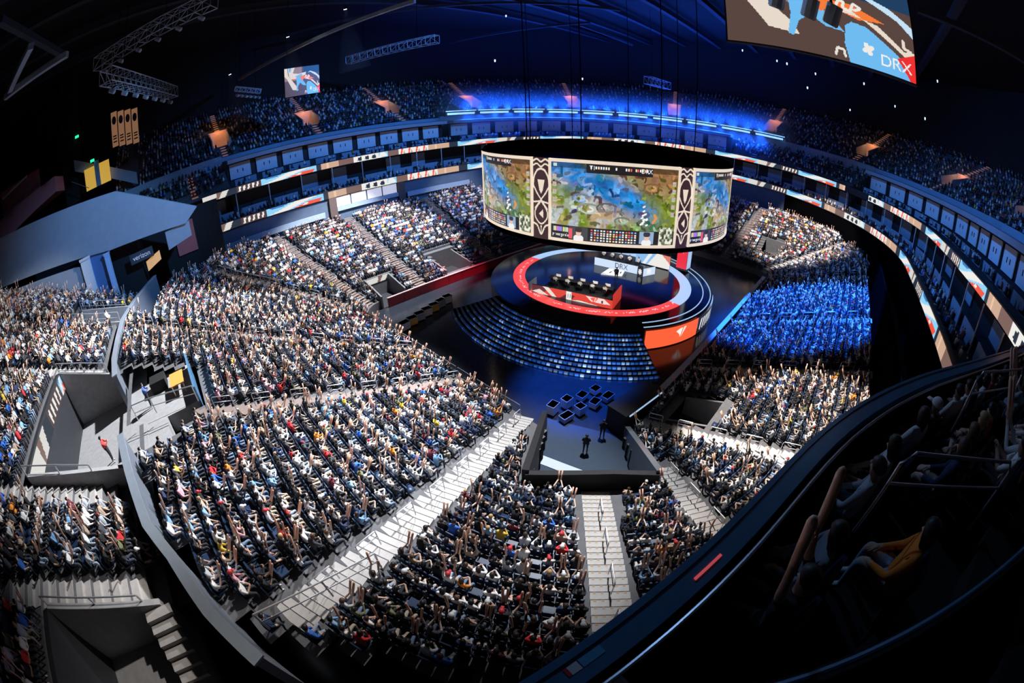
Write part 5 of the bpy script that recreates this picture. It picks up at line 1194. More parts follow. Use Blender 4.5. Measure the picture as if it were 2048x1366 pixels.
def stick_obj(p, q, label):
    p, q = np.array(p), np.array(q); global stk_me
    if stk_me is None:
        mb = MB(); n = 8; prof = [(0, .02), (.02, .036), (.3, .042), (.56, .042), (.6, .03), (.62, .01)]
        V = [(r * math.cos(2 * PI * k / n), r * math.sin(2 * PI * k / n), z) for z, r in prof for k in range(n)]
        F = [(i * n + k, i * n + (k + 1) % n, (i + 1) * n + (k + 1) % n, (i + 1) * n + k) for i in range(len(prof) - 1) for k in range(n)] + [tuple(range(n))[::-1], tuple(len(V) - n + k for k in range(n))]
        mb.add(V, F); stk_me = mesh_of('noise_stick', mb, mat('peach_plastic', tuple(STICK), .45), True)
    o = place('noise_stick', stk_me); o.location = p; o.rotation_euler = Vector(q - p).to_track_quat('Z', 'Y').to_euler()
    return tag(o, label, 'noise stick', 'noise sticks in raised hands')
PH = {'lap': 'with hands in lap', 'clap': 'clapping', 'cross': 'with folded arms', 'lean': 'leaning forward', 'side': 'with arms at sides', 'front': 'holding two sticks in front', 'up': 'raising two sticks'}
def person(name, body, pos, ang, C7, hair, label, group, pose, style=None, sticks=True, sc=1.0, hairlab=None):
    P, T, R, J = body; me = mesh_np(name, P, T, C7[R], M_CLOTH); me.polygons.foreach_set('use_smooth', [True] * len(T))
    o = place(name, me, None, tuple(pos), float(ang)); o.scale = (sc, sc, sc); tag(o, label, 'person', group)
    style = style or ('cap' if hair >= 4 else random.choice(['short', 'short', 'long']))
    h = place('hair' if style != 'cap' else 'cap', hair_mesh(style, hair, J, round(float(J['head'][2] + 7 * J['head'][0]), 3)), o)
    if sticks and pose in STK:
        ca, sa = math.cos(ang), math.sin(ang); W = lambda v: np.array([pos[0] + (ca * v[0] - sa * v[1]) * sc, pos[1] + (sa * v[0] + ca * v[1]) * sc, pos[2] + v[2] * sc])
        for n, s in (('L', 1), ('R', -1)):
            w_ = J['ha' + n]; tip = w_ + np.array([.10, .10 * s, .55]) if STK[pose] == 'v' else w_ + np.array([.28, .02 * s, .46]); a0 = w_ - (tip - w_) * .12
            stick_obj(W(a0), W(tip), 'peach noise stick held by ' + label.replace(' in dark balcony', '').replace(' holding two sticks in front', '').replace(' holding two sticks', '').replace(' raising two sticks', ''))
    return o
# individuals: the largest in view
pid = rng.choice(len(POSES), NS, p=PP / PP.sum())
sh, ha, sk2, pa, ls, CC = person_colors(NS)
jit = np.clip(rng.normal(0, .13, NS), -.3, .3); scl = rng.uniform(.93, 1.07, NS) * PS
def who(i):
    h_ = HAIRC[ha[i]][0]; h_ = h_.replace(' capped', '-capped') if ha[i] >= 4 else h_.replace(' ', '-') + '-haired'
    return '%s spectator in %s' % (h_, SHIRT[sh[i]][0])
for i in sorted(ind_seat):
    x, y, z, a, sec, k = seats[i]; zn = zone(x, y, sec)
    o = thing('arena_seat', ('navy arena seat under the ' + who(i) if occ[i] else 'empty dark navy arena seat') + ' ' + zn, 'seat', (x, y, z), a, 'navy seats ' + zn)
    o.scale = (PS, PS, PS); place('seat_cushion', ME_CUSH, o); place('backrest', ME_BACK, o); place('armrest', ME_ARM, o)
po = np.array([i for i in order if occ[i] and infr[i]])
IND = 256
ind = set(po[:IND].tolist())
for i in po[:IND]:
    x, y, z, a, sec, k = seats[i]; ps = POSES[pid[i]]; zn = zone(x, y, sec)
    lab = '%s %s %s' % (who(i), PH[ps], zn)
    person('person', BODY[ps], (x - 0.02 * math.cos(a), y - 0.02 * math.sin(a), z - 0.005), a + jit[i], CC[i], int(ha[i]), lab, 'spectators ' + zn, ps, sc=scl[i])
oth = np.array([i for i in range(NS) if occ[i] and i not in ind and keep[i]])
lo = [oth[(seats[oth, 4] == 0)], oth[seats[oth, 4] == 1]]
for q, nm in zip(lo, ('seated crowd filling the lower bowl', 'seated crowd of the middle section behind the parapet')):
    crowd_mesh('crowd', LIB1, seats[q, :3], seats[q, 3] + jit[q], pid[q], CC[q], nm, scl[q])

# upper levels: dim crowd
up = []
for (t0, t1, o_, z) in upper_rows:
    Lr = (t1 - t0)
    for t in np.arange(t0 + .3, t1 - .2, 0.56 * RS / (RS + (o_ if True else 0)) if False else 0.56):
        if o_ > 8 and (abs((t + 2) % 17.0 - 8.5) < 0.75): continue
        if 14.9 < o_ < 20.5 and abs((t + 2) % 17.0 - 8.5) < 2.2: continue
        if random.random() < 0.30: continue
        p = S(t, o_, z); n_ = nrm(t); up.append((*p, math.atan2(-n_[1], -n_[0])))
for t0, t1, o_, z in ((1, 204, 1.0, 11.15), (1, 204, 1.9, 11.45)):
    for t in np.arange(t0, t1, .6):
        if random.random() < .72: p = S(t, o_, z); n_ = nrm(t); up.append((*p, math.atan2(-n_[1], -n_[0])))
for a, b in PAN + [FARS]:
    for t in np.arange(a, b, .7):
        if random.random() < .5: p = S(t, 4.4, 15.95); n_ = nrm(t); up.append((*p, math.atan2(-n_[1], -n_[0])))
up = np.array(up); q = proj(up[:, :3]); up = up[(q[:, 0] > -60) & (q[:, 0] < 2110) & (q[:, 1] > -60) & (q[:, 1] < 1366)]
_, _, _, _, _, CU = person_colors(len(up))
crowd_mesh('crowd', LIBU, up[:, :3], up[:, 3], rng.integers(0, 2, len(up)), CU, 'dim crowd in the upper bowl and the suites', rng.uniform(.95, 1.1, len(up)))
# upper bowl aisles and vomitory boxes
M_AIS = mat('aisle_tan_glow', (0.62, 0.36, 0.27), .8, 0, .2, 2, emit=(0.62, 0.26, 0.14), es=0.22)  # warm step light put into the surfaces as their own glow
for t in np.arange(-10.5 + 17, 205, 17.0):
    tt = t; root = thing('upper_aisle', 'tan glowing stairs climbing the upper bowl', 'stairs', tuple(S(tt, 10.6, 20.6)), 0, 'upper bowl stairs'); b = np.array(root.location); n_ = nrm(tt); tg = np.array([-n_[1], n_[0], 0])
    root['label'] = 'tan glowing stairs climbing the upper bowl'
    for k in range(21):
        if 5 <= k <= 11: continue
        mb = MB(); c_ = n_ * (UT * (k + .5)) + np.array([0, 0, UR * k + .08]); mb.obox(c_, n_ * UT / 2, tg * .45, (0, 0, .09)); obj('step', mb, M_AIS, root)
    vb = thing('upper_vomitory', 'box shaped concrete entrance in the upper bowl stairs', 'vomitory', tuple(S(tt, 15.6, 22.6)), 0, 'upper bowl entrances'); 
    for s in (-1, 1): mb = MB(); mb.prism([(-.25, .3), (4.4, .3), (4.4, 3.4), (-.25, 1.6)], tg * (s * 1.68 - .1), n_, (0, 0, 1), tg, .2); obj('side_wall', mb, M_LEDGE, vb)
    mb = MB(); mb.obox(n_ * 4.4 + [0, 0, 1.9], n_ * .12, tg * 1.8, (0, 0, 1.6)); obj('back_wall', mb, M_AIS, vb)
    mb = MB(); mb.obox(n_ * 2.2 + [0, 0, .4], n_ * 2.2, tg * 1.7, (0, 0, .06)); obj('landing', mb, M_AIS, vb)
    pl = bpy.data.lights.new('entrance_spill', 'POINT'); pl.energy = 90; pl.color = (1.0, 0.45, 0.2); pl.shadow_soft_size = 0.1  # unseen point light added for the glow spilling out of the concourse
    po_ = bpy.data.objects.new('entrance_spill', pl); COL.objects.link(po_); po_.location = np.array(vb.location) + n_ * 3.2 + [0, 0, 3.6]
for t, lab in ((0.0, 'tan glowing stairs on the corner terrace above the grey wall'), (108.5, 'pale stairs on the far corner terrace beside the light bar'), (118.5, 'pale stairs in the middle of the far corner terrace'), (127.0, 'pale stairs on the far corner terrace beside the suite panels')):
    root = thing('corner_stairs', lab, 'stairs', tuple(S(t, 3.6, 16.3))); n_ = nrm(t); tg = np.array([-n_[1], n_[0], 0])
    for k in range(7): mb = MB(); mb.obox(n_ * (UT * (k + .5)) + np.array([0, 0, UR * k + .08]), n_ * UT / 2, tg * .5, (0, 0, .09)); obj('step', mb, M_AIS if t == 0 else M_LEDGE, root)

# players, host, staff
for i, (p, a, team) in enumerate(PLAYERS):
    C7 = np.array([(.75, .72, .68) if team == 'white' else (.70, .66, .62)] * 2 + [SKIN[1], (.02, .02, .03), (.03, .03, .03), (.01, .01, .01), STICK])
    person('person', BODY['front' if i % 2 else 'clap'], (p[0], p[1], ZT + RB), a, C7, 0, 'player in a pale jacket seated at the %s booth' % ('lettered white' if team == 'white' else 'red'), 'players at the %s booth' % team, 'clap', 'short', False)
def stander(pos, face, shirt, label, pose='side', hair=0, pants=0, dx=0):
    a = math.atan2(face[1] - pos[1], face[0] - pos[0]); C7 = np.array([shirt, shirt, SKIN[0], PANTS[pants], (.5, .5, .5), HAIRC[hair][1], STICK]); return person('person', STAND[pose], pos, a, C7, hair, label, 'standing people', pose, 'short', False)
stander((-0.9, -2.3, ZT), (-20, -10), (.03, .03, .04), 'host in dark clothes standing before the white podium', 'clap')
stander((-22.6, -14.2, 0.03), (0, 0), (.01, .01, .012), 'person in black standing in the middle of the tunnel mouth', 'side')
stander((-20.7, -14.2, 0.03), (0, 0), (.01, .01, .012), 'person in black standing beside the black drape box', 'side')
stander((-48.3, -4.2, 8.37), (0, 0), (.62, .06, .05), 'person in a red shirt standing in the lit entrance pit', 'clap')
stander((-47.4, -7.6, 8.37), (0, 0), (.03, .03, .04), 'person in black beside the near wall of the lit entrance pit', 'cross')
stander((-48.85, 12.3, MZ0 + MR), (0, 0), (.7, .72, .75), 'person in white standing behind the bend of the parapet', 'side')
stander((-45.2, -0.6, 8.37), (0, 0), (.05, .12, .4), 'camera operator in blue at the camera platform', 'clap')

# ================================================================== CAMERA BALCONY
RP = np.array([(-46.0, -24.2), (-42.5, -24.3), (-40.2, -24.42), (-38.9, -24.6), (-38.3, -24.7), (-37.5, -24.9), (-36.9, -25.05), (-36.1, -25.22), (-35.2, -25.5), (-33.9, -26.2), (-32.4, -27.3), (-30.3, -29.2), (-26.1, -33.0), (-23.0, -35.6)])
rs = np.r_[0, np.cumsum(np.linalg.norm(np.diff(RP, axis=0), axis=1))]; rss = np.linspace(0, rs[-1], 70)
RPs = np.c_[np.interp(rss, rs, RP[:, 0]), np.interp(rss, rs, RP[:, 1])]
for _ in range(6): RPs[1:-1] = (RPs[:-2] + 2 * RPs[1:-1] + RPs[2:]) / 4
dR = np.gradient(RPs, axis=0); dR /= np.linalg.norm(dR, axis=1)[:, None]; nR = np.c_[dR[:, 1], -dR[:, 0]]       # towards the rows
ZR = 17.25; ZB = 16.3
bf = MB(); bf.wall(RPs, 0.16, 14.6, ZR - 0.12); wb = kind(obj('wall_balcony_front', bf, M_DARK), 'structure', 'dark front wall of the balcony')
rl = thing('balcony_rail', 'broad dark blue rail curving along the balcony front', 'railing', (0, 0, 0))
mb = MB(); mb.wall(RPs, 0.26, ZR - 0.12, ZR - 0.02); obj('rail_cap', mb, M_RAIL, rl)
mb = MB(); mb.wall(RPs - nR * 0.09, 0.05, ZR - 0.02, ZR); obj('edge_strip', mb, M_RAIL, rl)
mb = MB(); mb.tube([(*p, ZR - 0.05) for p in RPs + nR * 0.22], 0.022, 8); obj('inner_pipe', mb, M_STEEL, rl)
def on_rail(px_, py_, off): 
    w_ = at_z(px_, py_, ZR); i = int(np.argmin(np.linalg.norm(RPs - w_[:2], axis=1))); return RPs[i] + nR[i] * off, dR[i], nR[i]
p, d, n = on_rail(1240, 1310, 0.0)
stc = thing('rail_sticker', 'small red white and blue sticker stuck on the balcony rail', 'sticker', (*p, ZR - 0.019))
for a, b, m in ((-.16, -.13, mat('st_red', (.6, .03, .05), .5)), (-.13, -.05, M_WHITE), (-.04, .14, mat('st_blue', (.1, .4, .65), .5))):
    mb = MB(); mb.obox((d[0] * (a + b) / 2, d[1] * (a + b) / 2, .002), (*(d * (b - a) / 2), 0), (*(n * .035), 0), (0, 0, .002)); obj('sticker_field', mb, m, stc)

p, d, n = on_rail(1425, 1130, 0.04)
mb = MB(); mb.obox((*p, ZR - 0.012), (*(d * .16), 0), (*(n * .012), 0), (0, 0, .008)); tag(obj('rail_reflection', mb, mat('red_reflection', (.5, .05, .06), .4, emit=(.8, .1, .12), es=.5)), 'thin red strip painted as a reflection along the balcony rail', 'light')  # glowing strip stands in for a red reflection on the rail cap
fb_ = MB()
NROW = 8
for k in range(NROW):
    a_, b_ = (0.20 if k else 0.08) + .82 * k, 0.20 + .82 * (k + 1); z = ZB + .30 * k
    A_ = np.c_[RPs + nR * a_, np.full(len(RPs), z)]; B_ = np.c_[RPs + nR * b_, np.full(len(RPs), z)]; A2 = A_.copy(); A2[:, 2] -= .30
    fb_.strip(A2[20:], A_[20:]); fb_.strip(A_[20:], B_[20:])
kind(obj('floor_balcony', fb_, M_BLACK), 'structure', 'black stepped floor of the balcony rows')
# oblique side wall with a rail left of the block
w0, w1 = np.array([-38.75, -25.2]), np.array([-34.0, -31.6])
mb = MB(); mb.wall([w0, w1], .12, 15.2, [17.35, 18.6]); kind(obj('wall_balcony_side', mb, M_BLACK), 'structure', 'black side wall of the balcony block')
mb = MB(); mb.tube([(*w0, 17.42), (*w1, 18.67)], .03, 8); tag(obj('side_rail', mb, M_RAIL), 'dark blue pipe rail on the black balcony side wall', 'railing')
sp = w1 - w0
def right_of(p): v = p - w0; return (sp[0] * v[1] - sp[1] * v[0]) > 0.47 * np.linalg.norm(sp)
LOOPS = [(at_z(1815, 905, 18.15), at_z(2030, 925, 18.15)), (at_z(1960, 745, 18.15), at_z(2048, 738, 18.15))]
def seg_d(p, a_, b_): d_ = b_ - a_; t_ = np.clip(((p - a_) @ d_) / (d_ @ d_), 0, 1); return np.linalg.norm(p - a_ - t_ * d_)
bal = []
for k in range(NROW):
    off = .20 + .82 * (k + 1) - .26; path = RPs + nR * off; L = np.r_[0, np.cumsum(np.linalg.norm(np.diff(path, axis=0), axis=1))]
    for s in np.arange(.3 + .2 * (k % 2), L[-1] - 1, .56):
        i = min(np.searchsorted(L, s, side='right') - 1, len(path) - 2); f = (s - L[i]) / (L[i + 1] - L[i]); p = path[i] * (1 - f) + path[i + 1] * f; n = nR[i]
        if not right_of(p) or any(seg_d(p, A_[:2], B_[:2]) < 0.36 for A_, B_ in LOOPS): continue
        bal.append((p[0], p[1], ZB + .30 * k, math.atan2(-n[1], -n[0]), k))
bal = np.array(bal); q = proj(bal[:, :3] + [0, 0, 1.15]); dd = np.linalg.norm(bal[:, :3] - CAM, axis=1); ok = (q[:, 0] < 2150) & (q[:, 1] < 1460) & (q[:, 1] > 640)
bal, q, dd = bal[ok], q[ok], dd[ok]; o_ = np.argsort(dd); bal, q = bal[o_], q[o_]
named = {}
for (tx, ty, c, lab) in ((1826, 1118, (.80, .22, .02), 'person in an orange long sleeved top seated in the balcony rows'), (1724, 1029, (.22, .26, .32), 'person in a grey blue shirt seated behind the balcony rail'), (1980, 800, (.5, .03, .05), 'person in a red top seated near the balcony loop rail')):
    j = int(np.argmin(np.linalg.norm(q - [tx, ty], axis=1) + 1e6 * np.isin(np.arange(len(q)), list(named)))); named[j] = (c, lab)
jv = int(np.argmin(np.linalg.norm(q - [1645, 1085], axis=1) + 1e6 * np.isin(np.arange(len(q)), list(named))))
for j, (x, y, z, a, k) in enumerate(bal):
    st_ = thing('folding_chair', 'empty black folding chair in the dark balcony rows', 'seat', (x, y, z), a, 'balcony seats'); place('seat_cushion', ME_CUSH, st_); place('backrest', ME_BACK, st_)
    if j > 44: continue
    if random.random() < .08 and j not in named: continue
    ps = random.choice(['lap', 'clap', 'cross', 'lean', 'lap', 'cross', 'lap', 'front'] if j not in named else ['clap' if j % 2 else 'lap']); 
    if ps == 'front' and np.linalg.norm(np.array([x, y, z]) - CAM) < 5.5: ps = 'lap'
    if k == 0 and ps in ('clap', 'front', 'lean'): ps = 'lap' if j % 2 else 'cross'
    if j == jv: ps = 'up'
    s1, h1, _, _, _, C1 = person_colors(1); C7 = C1[0]; lab = 'person with %s hair in %s %s in dark balcony' % (HAIRC[h1[0]][0], SHIRT[s1[0]][0], PH[ps].replace(' in front', ''))
    if h1[0] >= 4: lab = lab.replace(' capped hair', ' cap')
    if j in named: C7[0] = C7[1] = named[j][0]; lab = named[j][1]; h1 = [0]
    st_['label'] = 'black folding chair under ' + lab.replace(' ' + PH[ps].replace(' in front', ''), '').replace('seated in', 'in').replace('seated', '').replace('  ', ' ')
    person('person', BODYF[ps], (x, y, z), a + random.uniform(-.25, .25), C7, int(h1[0]), lab, None if j in named else 'people in the balcony rows', ps, sticks=ps in STK and j not in named)
for a, b, lab in (((1815, 905), (2030, 925), 'looped steel rail among the balcony seats'), ((1960, 745), (2048, 738), 'steel rail higher up in the balcony seats')):
    z = 18.15; A_, B_ = at_z(*a, z), at_z(*b, z); o = thing('loop_rail', lab, 'railing', tuple(A_)); v = B_ - A_
    mb = MB(); mb.tube([(0, 0, -1.0), (0, 0, -.12), v * .06, v * .94, v + [0, 0, -.12], v + [0, 0, -1.0]], .02, 8); obj('top_rail', mb, M_STEEL, o)
    mb = MB(); mb.tube([np.array([0, 0, -.35]), v + [0, 0, -.35]], .016, 8); obj('mid_rail', mb, M_STEEL, o)

# ================================================================== ROOF
def truss(a, b, w_, label, lamps=0, group=None):
    a, b = np.array(a, float), np.array(b, float); o = thing('roof_truss', label, 'truss', tuple(a), 0, group); d = b - a; L = np.linalg.norm(d); d /= L
    x = np.cross(d, [0, 0, 1.0]); x /= np.linalg.norm(x); y = np.cross(x, d); cs = [(-1, -1), (1, -1), (1, 1), (-1, 1)]; cp = [x * i * w_ / 2 + y * j * w_ / 2 for i, j in cs]
    for c_ in cp: mb = MB(); mb.tube([c_, c_ + d * L], .06, 5); obj('chord', mb, M_TRUSS, o)
    n = max(3, int(L / (w_ * 1.1)))
    for k in range(n + 1):
        mb = MB()
        for i in range(4): mb.beam(cp[i] + d * L * k / n, cp[(i + 1) % 4] + d * L * k / n, .06)
        obj('cross_frame', mb, M_TRUSS, o)
        if k < n:
            mb = MB()
            for i in range(4): mb.beam(cp[i] + d * L * k / n, cp[(i + 1) % 4] + d * L * (k + 1) / n, .05)
            obj('brace', mb, M_TRUSS, o)
    for k in (.2, .8): mb = MB(); mb.tube([d * L * k + y * w_ / 2, d * L * k + np.array([0, 0, 45.6 - (a + d * L * k)[2]])], .03, 5); obj('hanger', mb, M_VOID, o)
    for k in range(lamps):
        p = a + d * L * (k + .5) / lamps - [0, 0, w_ / 2]; stage_lamp(p, (0, 0, 2), 'hanging stage lamp under the ' + label, 'stage lamps under the ' + label)
    return o
def stage_lamp(p, aim, label, group, lit=False, s=1.0):
    p = np.array(p, float); o = thing('stage_lamp', label, 'lamp', tuple(p), 0, group); dv = np.array(aim, float) - p; dv /= np.linalg.norm(dv)
    mb = MB(); mb.tube([(0, 0, 0), (0, 0, -.35 * s)], .04 * s, 6); mb.box(-.22 * s, .22 * s, -.05 * s, .05 * s, -.42 * s, -.35 * s); obj('yoke', mb, M_BLACK, o)
    c_ = np.array([0, 0, -.65 * s]); mb = MB(); mb.tube([c_ - dv * .3 * s, c_ - dv * .1 * s, c_ + dv * .3 * s], .22 * s, 10); obj('lamp_head', mb, M_TRUSS if not lit else M_BLACK, o)
    mb = MB(); mb.tube([c_ + dv * .3 * s, c_ + dv * .33 * s], .19 * s, 10); obj('lens', mb, mat('lens_lit', (.8, .9, 1), .3, emit=(.75, .9, 1.0), es=14.0) if lit else mat('lens_dim', (.5, .55, .6), .2), o)
    return o
truss((-48.1, 23, 36), (-35.3, 14, 36), 1.5, 'long pale roof truss near the dark column', 6)
truss((-45.3, 12, 31), (-38.8, 31, 31), 1.3, 'short pale box truss below the long roof truss', 7)
truss(at_z(697, 121, 34), at_z(874, 78, 34), 1.4, 'distant dim roof truss beyond the spot lamps', 0)
truss(at_n(470, 178, 42), at_n(521, 183, 42), .7, 'small lit truss bar with hanging lamps', 6)
truss(at_n(1295, 160, 15), at_n(1335, 172, 15) , 1.6, 'faint truss cage above the far end', 0)
for (x0, y0, x1, y1) in ((478, 159, 830, 0), (430, 90, 640, 10), (560, 110, 660, 60)):
    pass
rbm = []
for i, (a, b) in enumerate((((478, 159), (830, 2)), ((560, 75), (1240, 20)), ((900, 85), (1180, 45)), ((1160, 50), (1265, 90)), ((20, 180), (62, 92)), ((10, 195), (135, 108)), ((0, 40), (130, 112)), ((1835, 20), (2048, 120)))):
    z = [35, 42, 40, 40, 33, 33, 35, 34][i]; A_, B_ = at_z(*a, z), at_z(*b, z)
    mb = MB(); mb.beam(A_, B_, .35 if i < 4 else .5, .5); tag(obj('roof_beam', mb, M_TRUSS if i in (0, 4, 5) else M_ROOF), ['long pale roof beam crossing above the spot lamps', 'dark long roof beam under the ceiling', 'dim roof beam above the far end', 'dim sloping roof beam end', 'pale steel strut at the dark upper deck', 'pale steel brace beside the dark column', 'dark roof girder over the upper deck', 'dark roof beam beside the big hanging screen'][i], 'beam')
for i in range(9):
    y = -40 + 10 * i; mb = MB(); mb.box(-70, 70, y - .25, y + .25, 43.6, 44.8); mb.box(-70, 70, y - .5, y + .5, 43.5, 43.65); kind(obj('ceiling_joist', mb, M_ROOF), 'structure')
for (x, y, z) in ((690, 6, 38), (575, 62, 37), (459, 138, 35)):
    p = at_z(x, y, z); aim = p + np.array([3, 2, -14.0])
    lab = {690: 'lit roof spot lamp with a beam beside the long roof beam', 575: 'lit roof spot lamp in front of the ceiling joists', 459: 'lit roof spot lamp above the small truss bar'}[x]
    stage_lamp(p, aim, lab, None, True, 1.0)
    spot('lamp_beam', p + np.array([0, 0, -.9]), aim, 9000, (.55, .8, 1.0), 26, .6, .15)
    hz = MB(); dv = (aim - p) / np.linalg.norm(aim - p); ex = np.cross(dv, [0, 1, 0]); ex /= np.linalg.norm(ex); ey = np.cross(dv, ex); n = 20; c0 = p + [0, 0, -.7]; Lh = 9.0
    V = [c0 + dv * .1 + .2 * (math.cos(2 * PI * k / n) * ex + math.sin(2 * PI * k / n) * ey) for k in range(n)] + [c0 + dv * Lh + 2.2 * (math.cos(2 * PI * k / n) * ex + math.sin(2 * PI * k / n) * ey) for k in range(n)]
    hz.add(V, [tuple(range(n))[::-1], tuple(range(n, 2 * n))] + [(k, (k + 1) % n, n + (k + 1) % n, n + k) for k in range(n)])
    if 'beam_haze' not in MATS:
        m = bpy.data.materials.new('beam_haze'); m.use_nodes = True; MATS['beam_haze'] = m; nt = m.node_tree; nt.nodes.remove(nt.nodes['Principled BSDF']); v = nt.nodes.new('ShaderNodeVolumeScatter'); v.inputs['Density'].default_value = .03; v.inputs['Anisotropy'].default_value = .3; nt.links.new(v.outputs['Volume'], nt.nodes['Material Output'].inputs['Volume'])
    ho = obj('haze', hz, MATS['beam_haze']); outward(ho.data); kind(ho, 'stuff', 'thin haze in the beam of a roof spot lamp')

# hanging side screens
def sponsor_img(W, H):
    im = np.zeros((H, W, 3)); im[:] = (.10, .06, .05); CR, LB, OR, RD = (.80, .70, .60), (.16, .50, .88), (.92, .20, .04), (.85, .03, .03)
    im[int(.75 * H):, int(.55 * W):] = (.015, .05, .12); im[int(.55 * H):, :int(.5 * W)] = (.30, .20, .18)
    poly(im, [(0, 1), (.08, 1), (.10, .75), (.35, .30), (.38, .18), (.22, .22), (.07, .62), (0, .72)], CR); poly(im, [(.10, 1), (.30, 1), (.24, .80), (.40, .76), (.62, .80), (.60, .70), (.33, .60), (.18, .60), (.13, .72)], CR)
    poly(im, [(.12, 1), (.20, 1), (.17, .84), (.13, .88)], LB); poly(im, [(.30, .68), (.48, .76), (.52, .70), (.40, .56)], LB)
    poly(im, [(.33, .62), (.40, .64), (.50, .56), (.58, .40), (.62, .32), (.52, .34), (.44, .44), (.38, .34), (.35, .16), (.32, .18), (.34, .42)], LB)
    poly(im, [(.18, .60), (.32, .60), (.32, .54)], OR); poly(im, [(.42, .68), (.66, .66), (.84, .54), (.70, .50), (.56, .58), (.50, .50)], OR)
    poly(im, [(.58, .56), (.66, .60), (.82, .40), (.96, .22), (1, .10), (1, .32), (.94, .30), (.80, .50)], CR); poly(im, [(.66, .76), (.74, .78), (.92, .62), (1, .48), (1, .60), (.88, .74), (.74, .82)], (.55, .75, .92))
    poly(im, [(.625, .40), (.66, .46), (.74, .44), (.96, .16), (.98, .0), (.80, .0), (.64, .0), (.615, .20)], LB); poly(im, [(.90, .20), (1, .30), (1, 0), (.97, 0)], RD)
    for a in range(4):
        t_ = a * PI / 2 + .5; curve(im, [(.74 + .010 * math.cos(t_), .20 + .022 * math.sin(t_)), (.74 + .022 * math.cos(t_), .20 + .048 * math.sin(t_))], .013 * W, (.85, .83, .78))
    put(im, 'DRX', .81 * W, .08 * H, int(.12 * H), (.88, .86, .82), 1.0); curve(im, [(.58, .58), (.60, .68), (.63, .68), (.62, .60), (.66, .58)], .008 * W, (.85, .80, .74)); curve(im, [(.66, .58), (.68, .68), (.72, .64), (.68, .60)], .008 * W, (.85, .80, .74))
    curve(im, [(.565, .05), (.575, .13), (.61, .12), (.615, .05)], .007 * W, (.8, .75, .68)); curve(im, [(.94, .42), (.94, .34), (.98, .32)], .008 * W, CR)
    return im
SI = sponsor_img(220, 110)
def hang_screen(p0, ex, up, label):
    p0, ex = np.array(p0, float), np.array(ex, float); o = thing('hanging_screen', label, 'screen', tuple(p0))
    screen('screen_face', SI, flat((0, 0, 0), ex, (0, 0, up)), None, o); n = np.cross(ex, [0, 0, 1.0]); n /= np.linalg.norm(n); n = -n
    mb = MB(); mb.obox(ex / 2 + [0, 0, up / 2] + n * .22, ex / 2 * 1.02, n * .18, (0, 0, up / 2 * 1.03)); obj('casing', mb, M_BLACK, o)
    for k in (.1, .9): mb = MB(); mb.tube([ex * k + n * .2 + [0, 0, up], ex * k + n * .2 + [0, 0, 45.6 - p0[2]]], .05, 6); obj('hanger', mb, M_BLACK, o)
    return o
a, b = CAM + ray_px(1456, 85) * 20, CAM + ray_px(1832, 162) * 20; a[2] = b[2] = (a[2] + b[2]) / 2
hang_screen(a, b - a, 4.3, 'big hanging side screen showing pale blue shapes and DRX lettering')
a, b = at_n(571, 196, 38), at_n(640, 184, 38); a[2] = b[2] = (a[2] + b[2]) / 2
hang_screen(a, b - a, 4.6, 'small distant hanging screen with the same shapes above the upper bowl')
for x, y in ((1555, -6), (1620, 14), (1665, 28)):
    stage_lamp(CAM + ray_px(x, y) * 13 + np.array([0, 0, .7]), (-20, -15, 0), 'dark stage lamp hanging in front of the big hanging screen', 'lamps before the big screen', s=1.1)
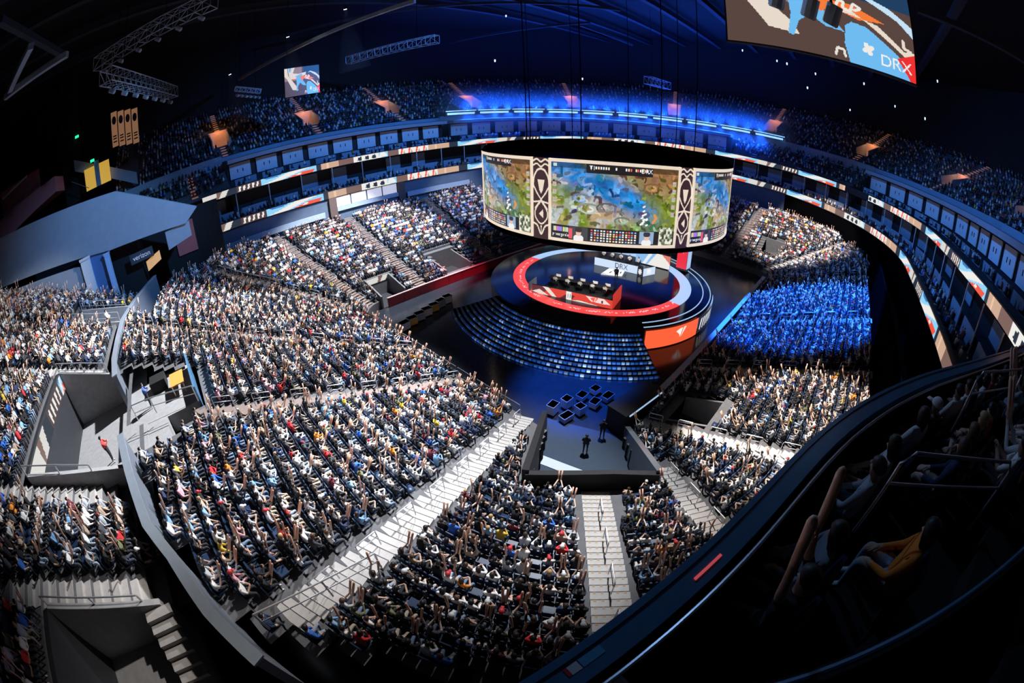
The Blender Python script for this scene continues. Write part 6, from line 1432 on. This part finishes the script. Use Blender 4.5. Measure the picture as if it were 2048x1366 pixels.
for (x, y) in ((1485, 103), (1554, 124), (1574, 130), (1631, 150), (1728, 170), (1790, 215), (1700, 222), (1012, 34), (990, 124), (1165, 160), (1615, 178), (1775, 132), (1850, 240), (1875, 165)):
    p = CAM + ray_px(x, y) * random.uniform(38, 55); mb = MB(); mb.cyl((0, 0), .05, 0, .06, 8); mb.cyl((0, 0), .07, .06, .25, 8); o = obj('pilot_lamp', mb, mat('pilot_glow', (.6, .8, 1), .4, emit=(.6, .85, 1.0), es=1.6)); o.location = p; tag(o, 'tiny pale lamp glowing in the dark roof', 'lamp', 'tiny roof lamps')

# ================================================================== HAZE AT THE FAR END
hz = MB(); ts = TS(46, 116, 2.5); V = []
for t in ts:
    for o_, z in ((0.5, 15.9), (0.5, 29.5), (10.0, 29.5), (10.0, 15.9)): V.append(S(t, o_, z))
F = []
for i in range(len(ts) - 1):
    for k in range(4): F.append((i * 4 + k, i * 4 + (k + 1) % 4, (i + 1) * 4 + (k + 1) % 4, (i + 1) * 4 + k))
F += [(0, 1, 2, 3), tuple((len(ts) - 1) * 4 + k for k in (3, 2, 1, 0))]
hz.add(V, F)
m = bpy.data.materials.new('blue_haze'); m.use_nodes = True; nt = m.node_tree; nt.nodes.remove(nt.nodes['Principled BSDF'])
v = nt.nodes.new('ShaderNodeVolumeScatter'); v.inputs['Color'].default_value = (0.9, 0.95, 1, 1); nt.links.new(v.outputs['Volume'], nt.nodes['Material Output'].inputs['Volume'])
geo = nt.nodes.new('ShaderNodeNewGeometry'); sx_ = nt.nodes.new('ShaderNodeSeparateXYZ'); nt.links.new(geo.outputs['Position'], sx_.inputs[0])
def mnode(op, a_, b_=None):
    n_ = nt.nodes.new('ShaderNodeMath'); n_.operation = op
    for i, q in enumerate((a_, b_)):
        if q is None: continue
        if isinstance(q, (int, float)): n_.inputs[i].default_value = q
        else: nt.links.new(q, n_.inputs[i])
    return n_.outputs[0]
dz = mnode('DIVIDE', mnode('SUBTRACT', sx_.outputs['Z'], 21.8), 2.6); g1 = mnode('EXPONENT', mnode('MULTIPLY', mnode('MULTIPLY', dz, dz), -1.0))
nt.links.new(mnode('MULTIPLY', g1, 0.07), v.inputs['Density'])
ho = obj('haze', hz, m); outward(ho.data); kind(ho, 'stuff', 'blue lit haze in front of the far light bar')
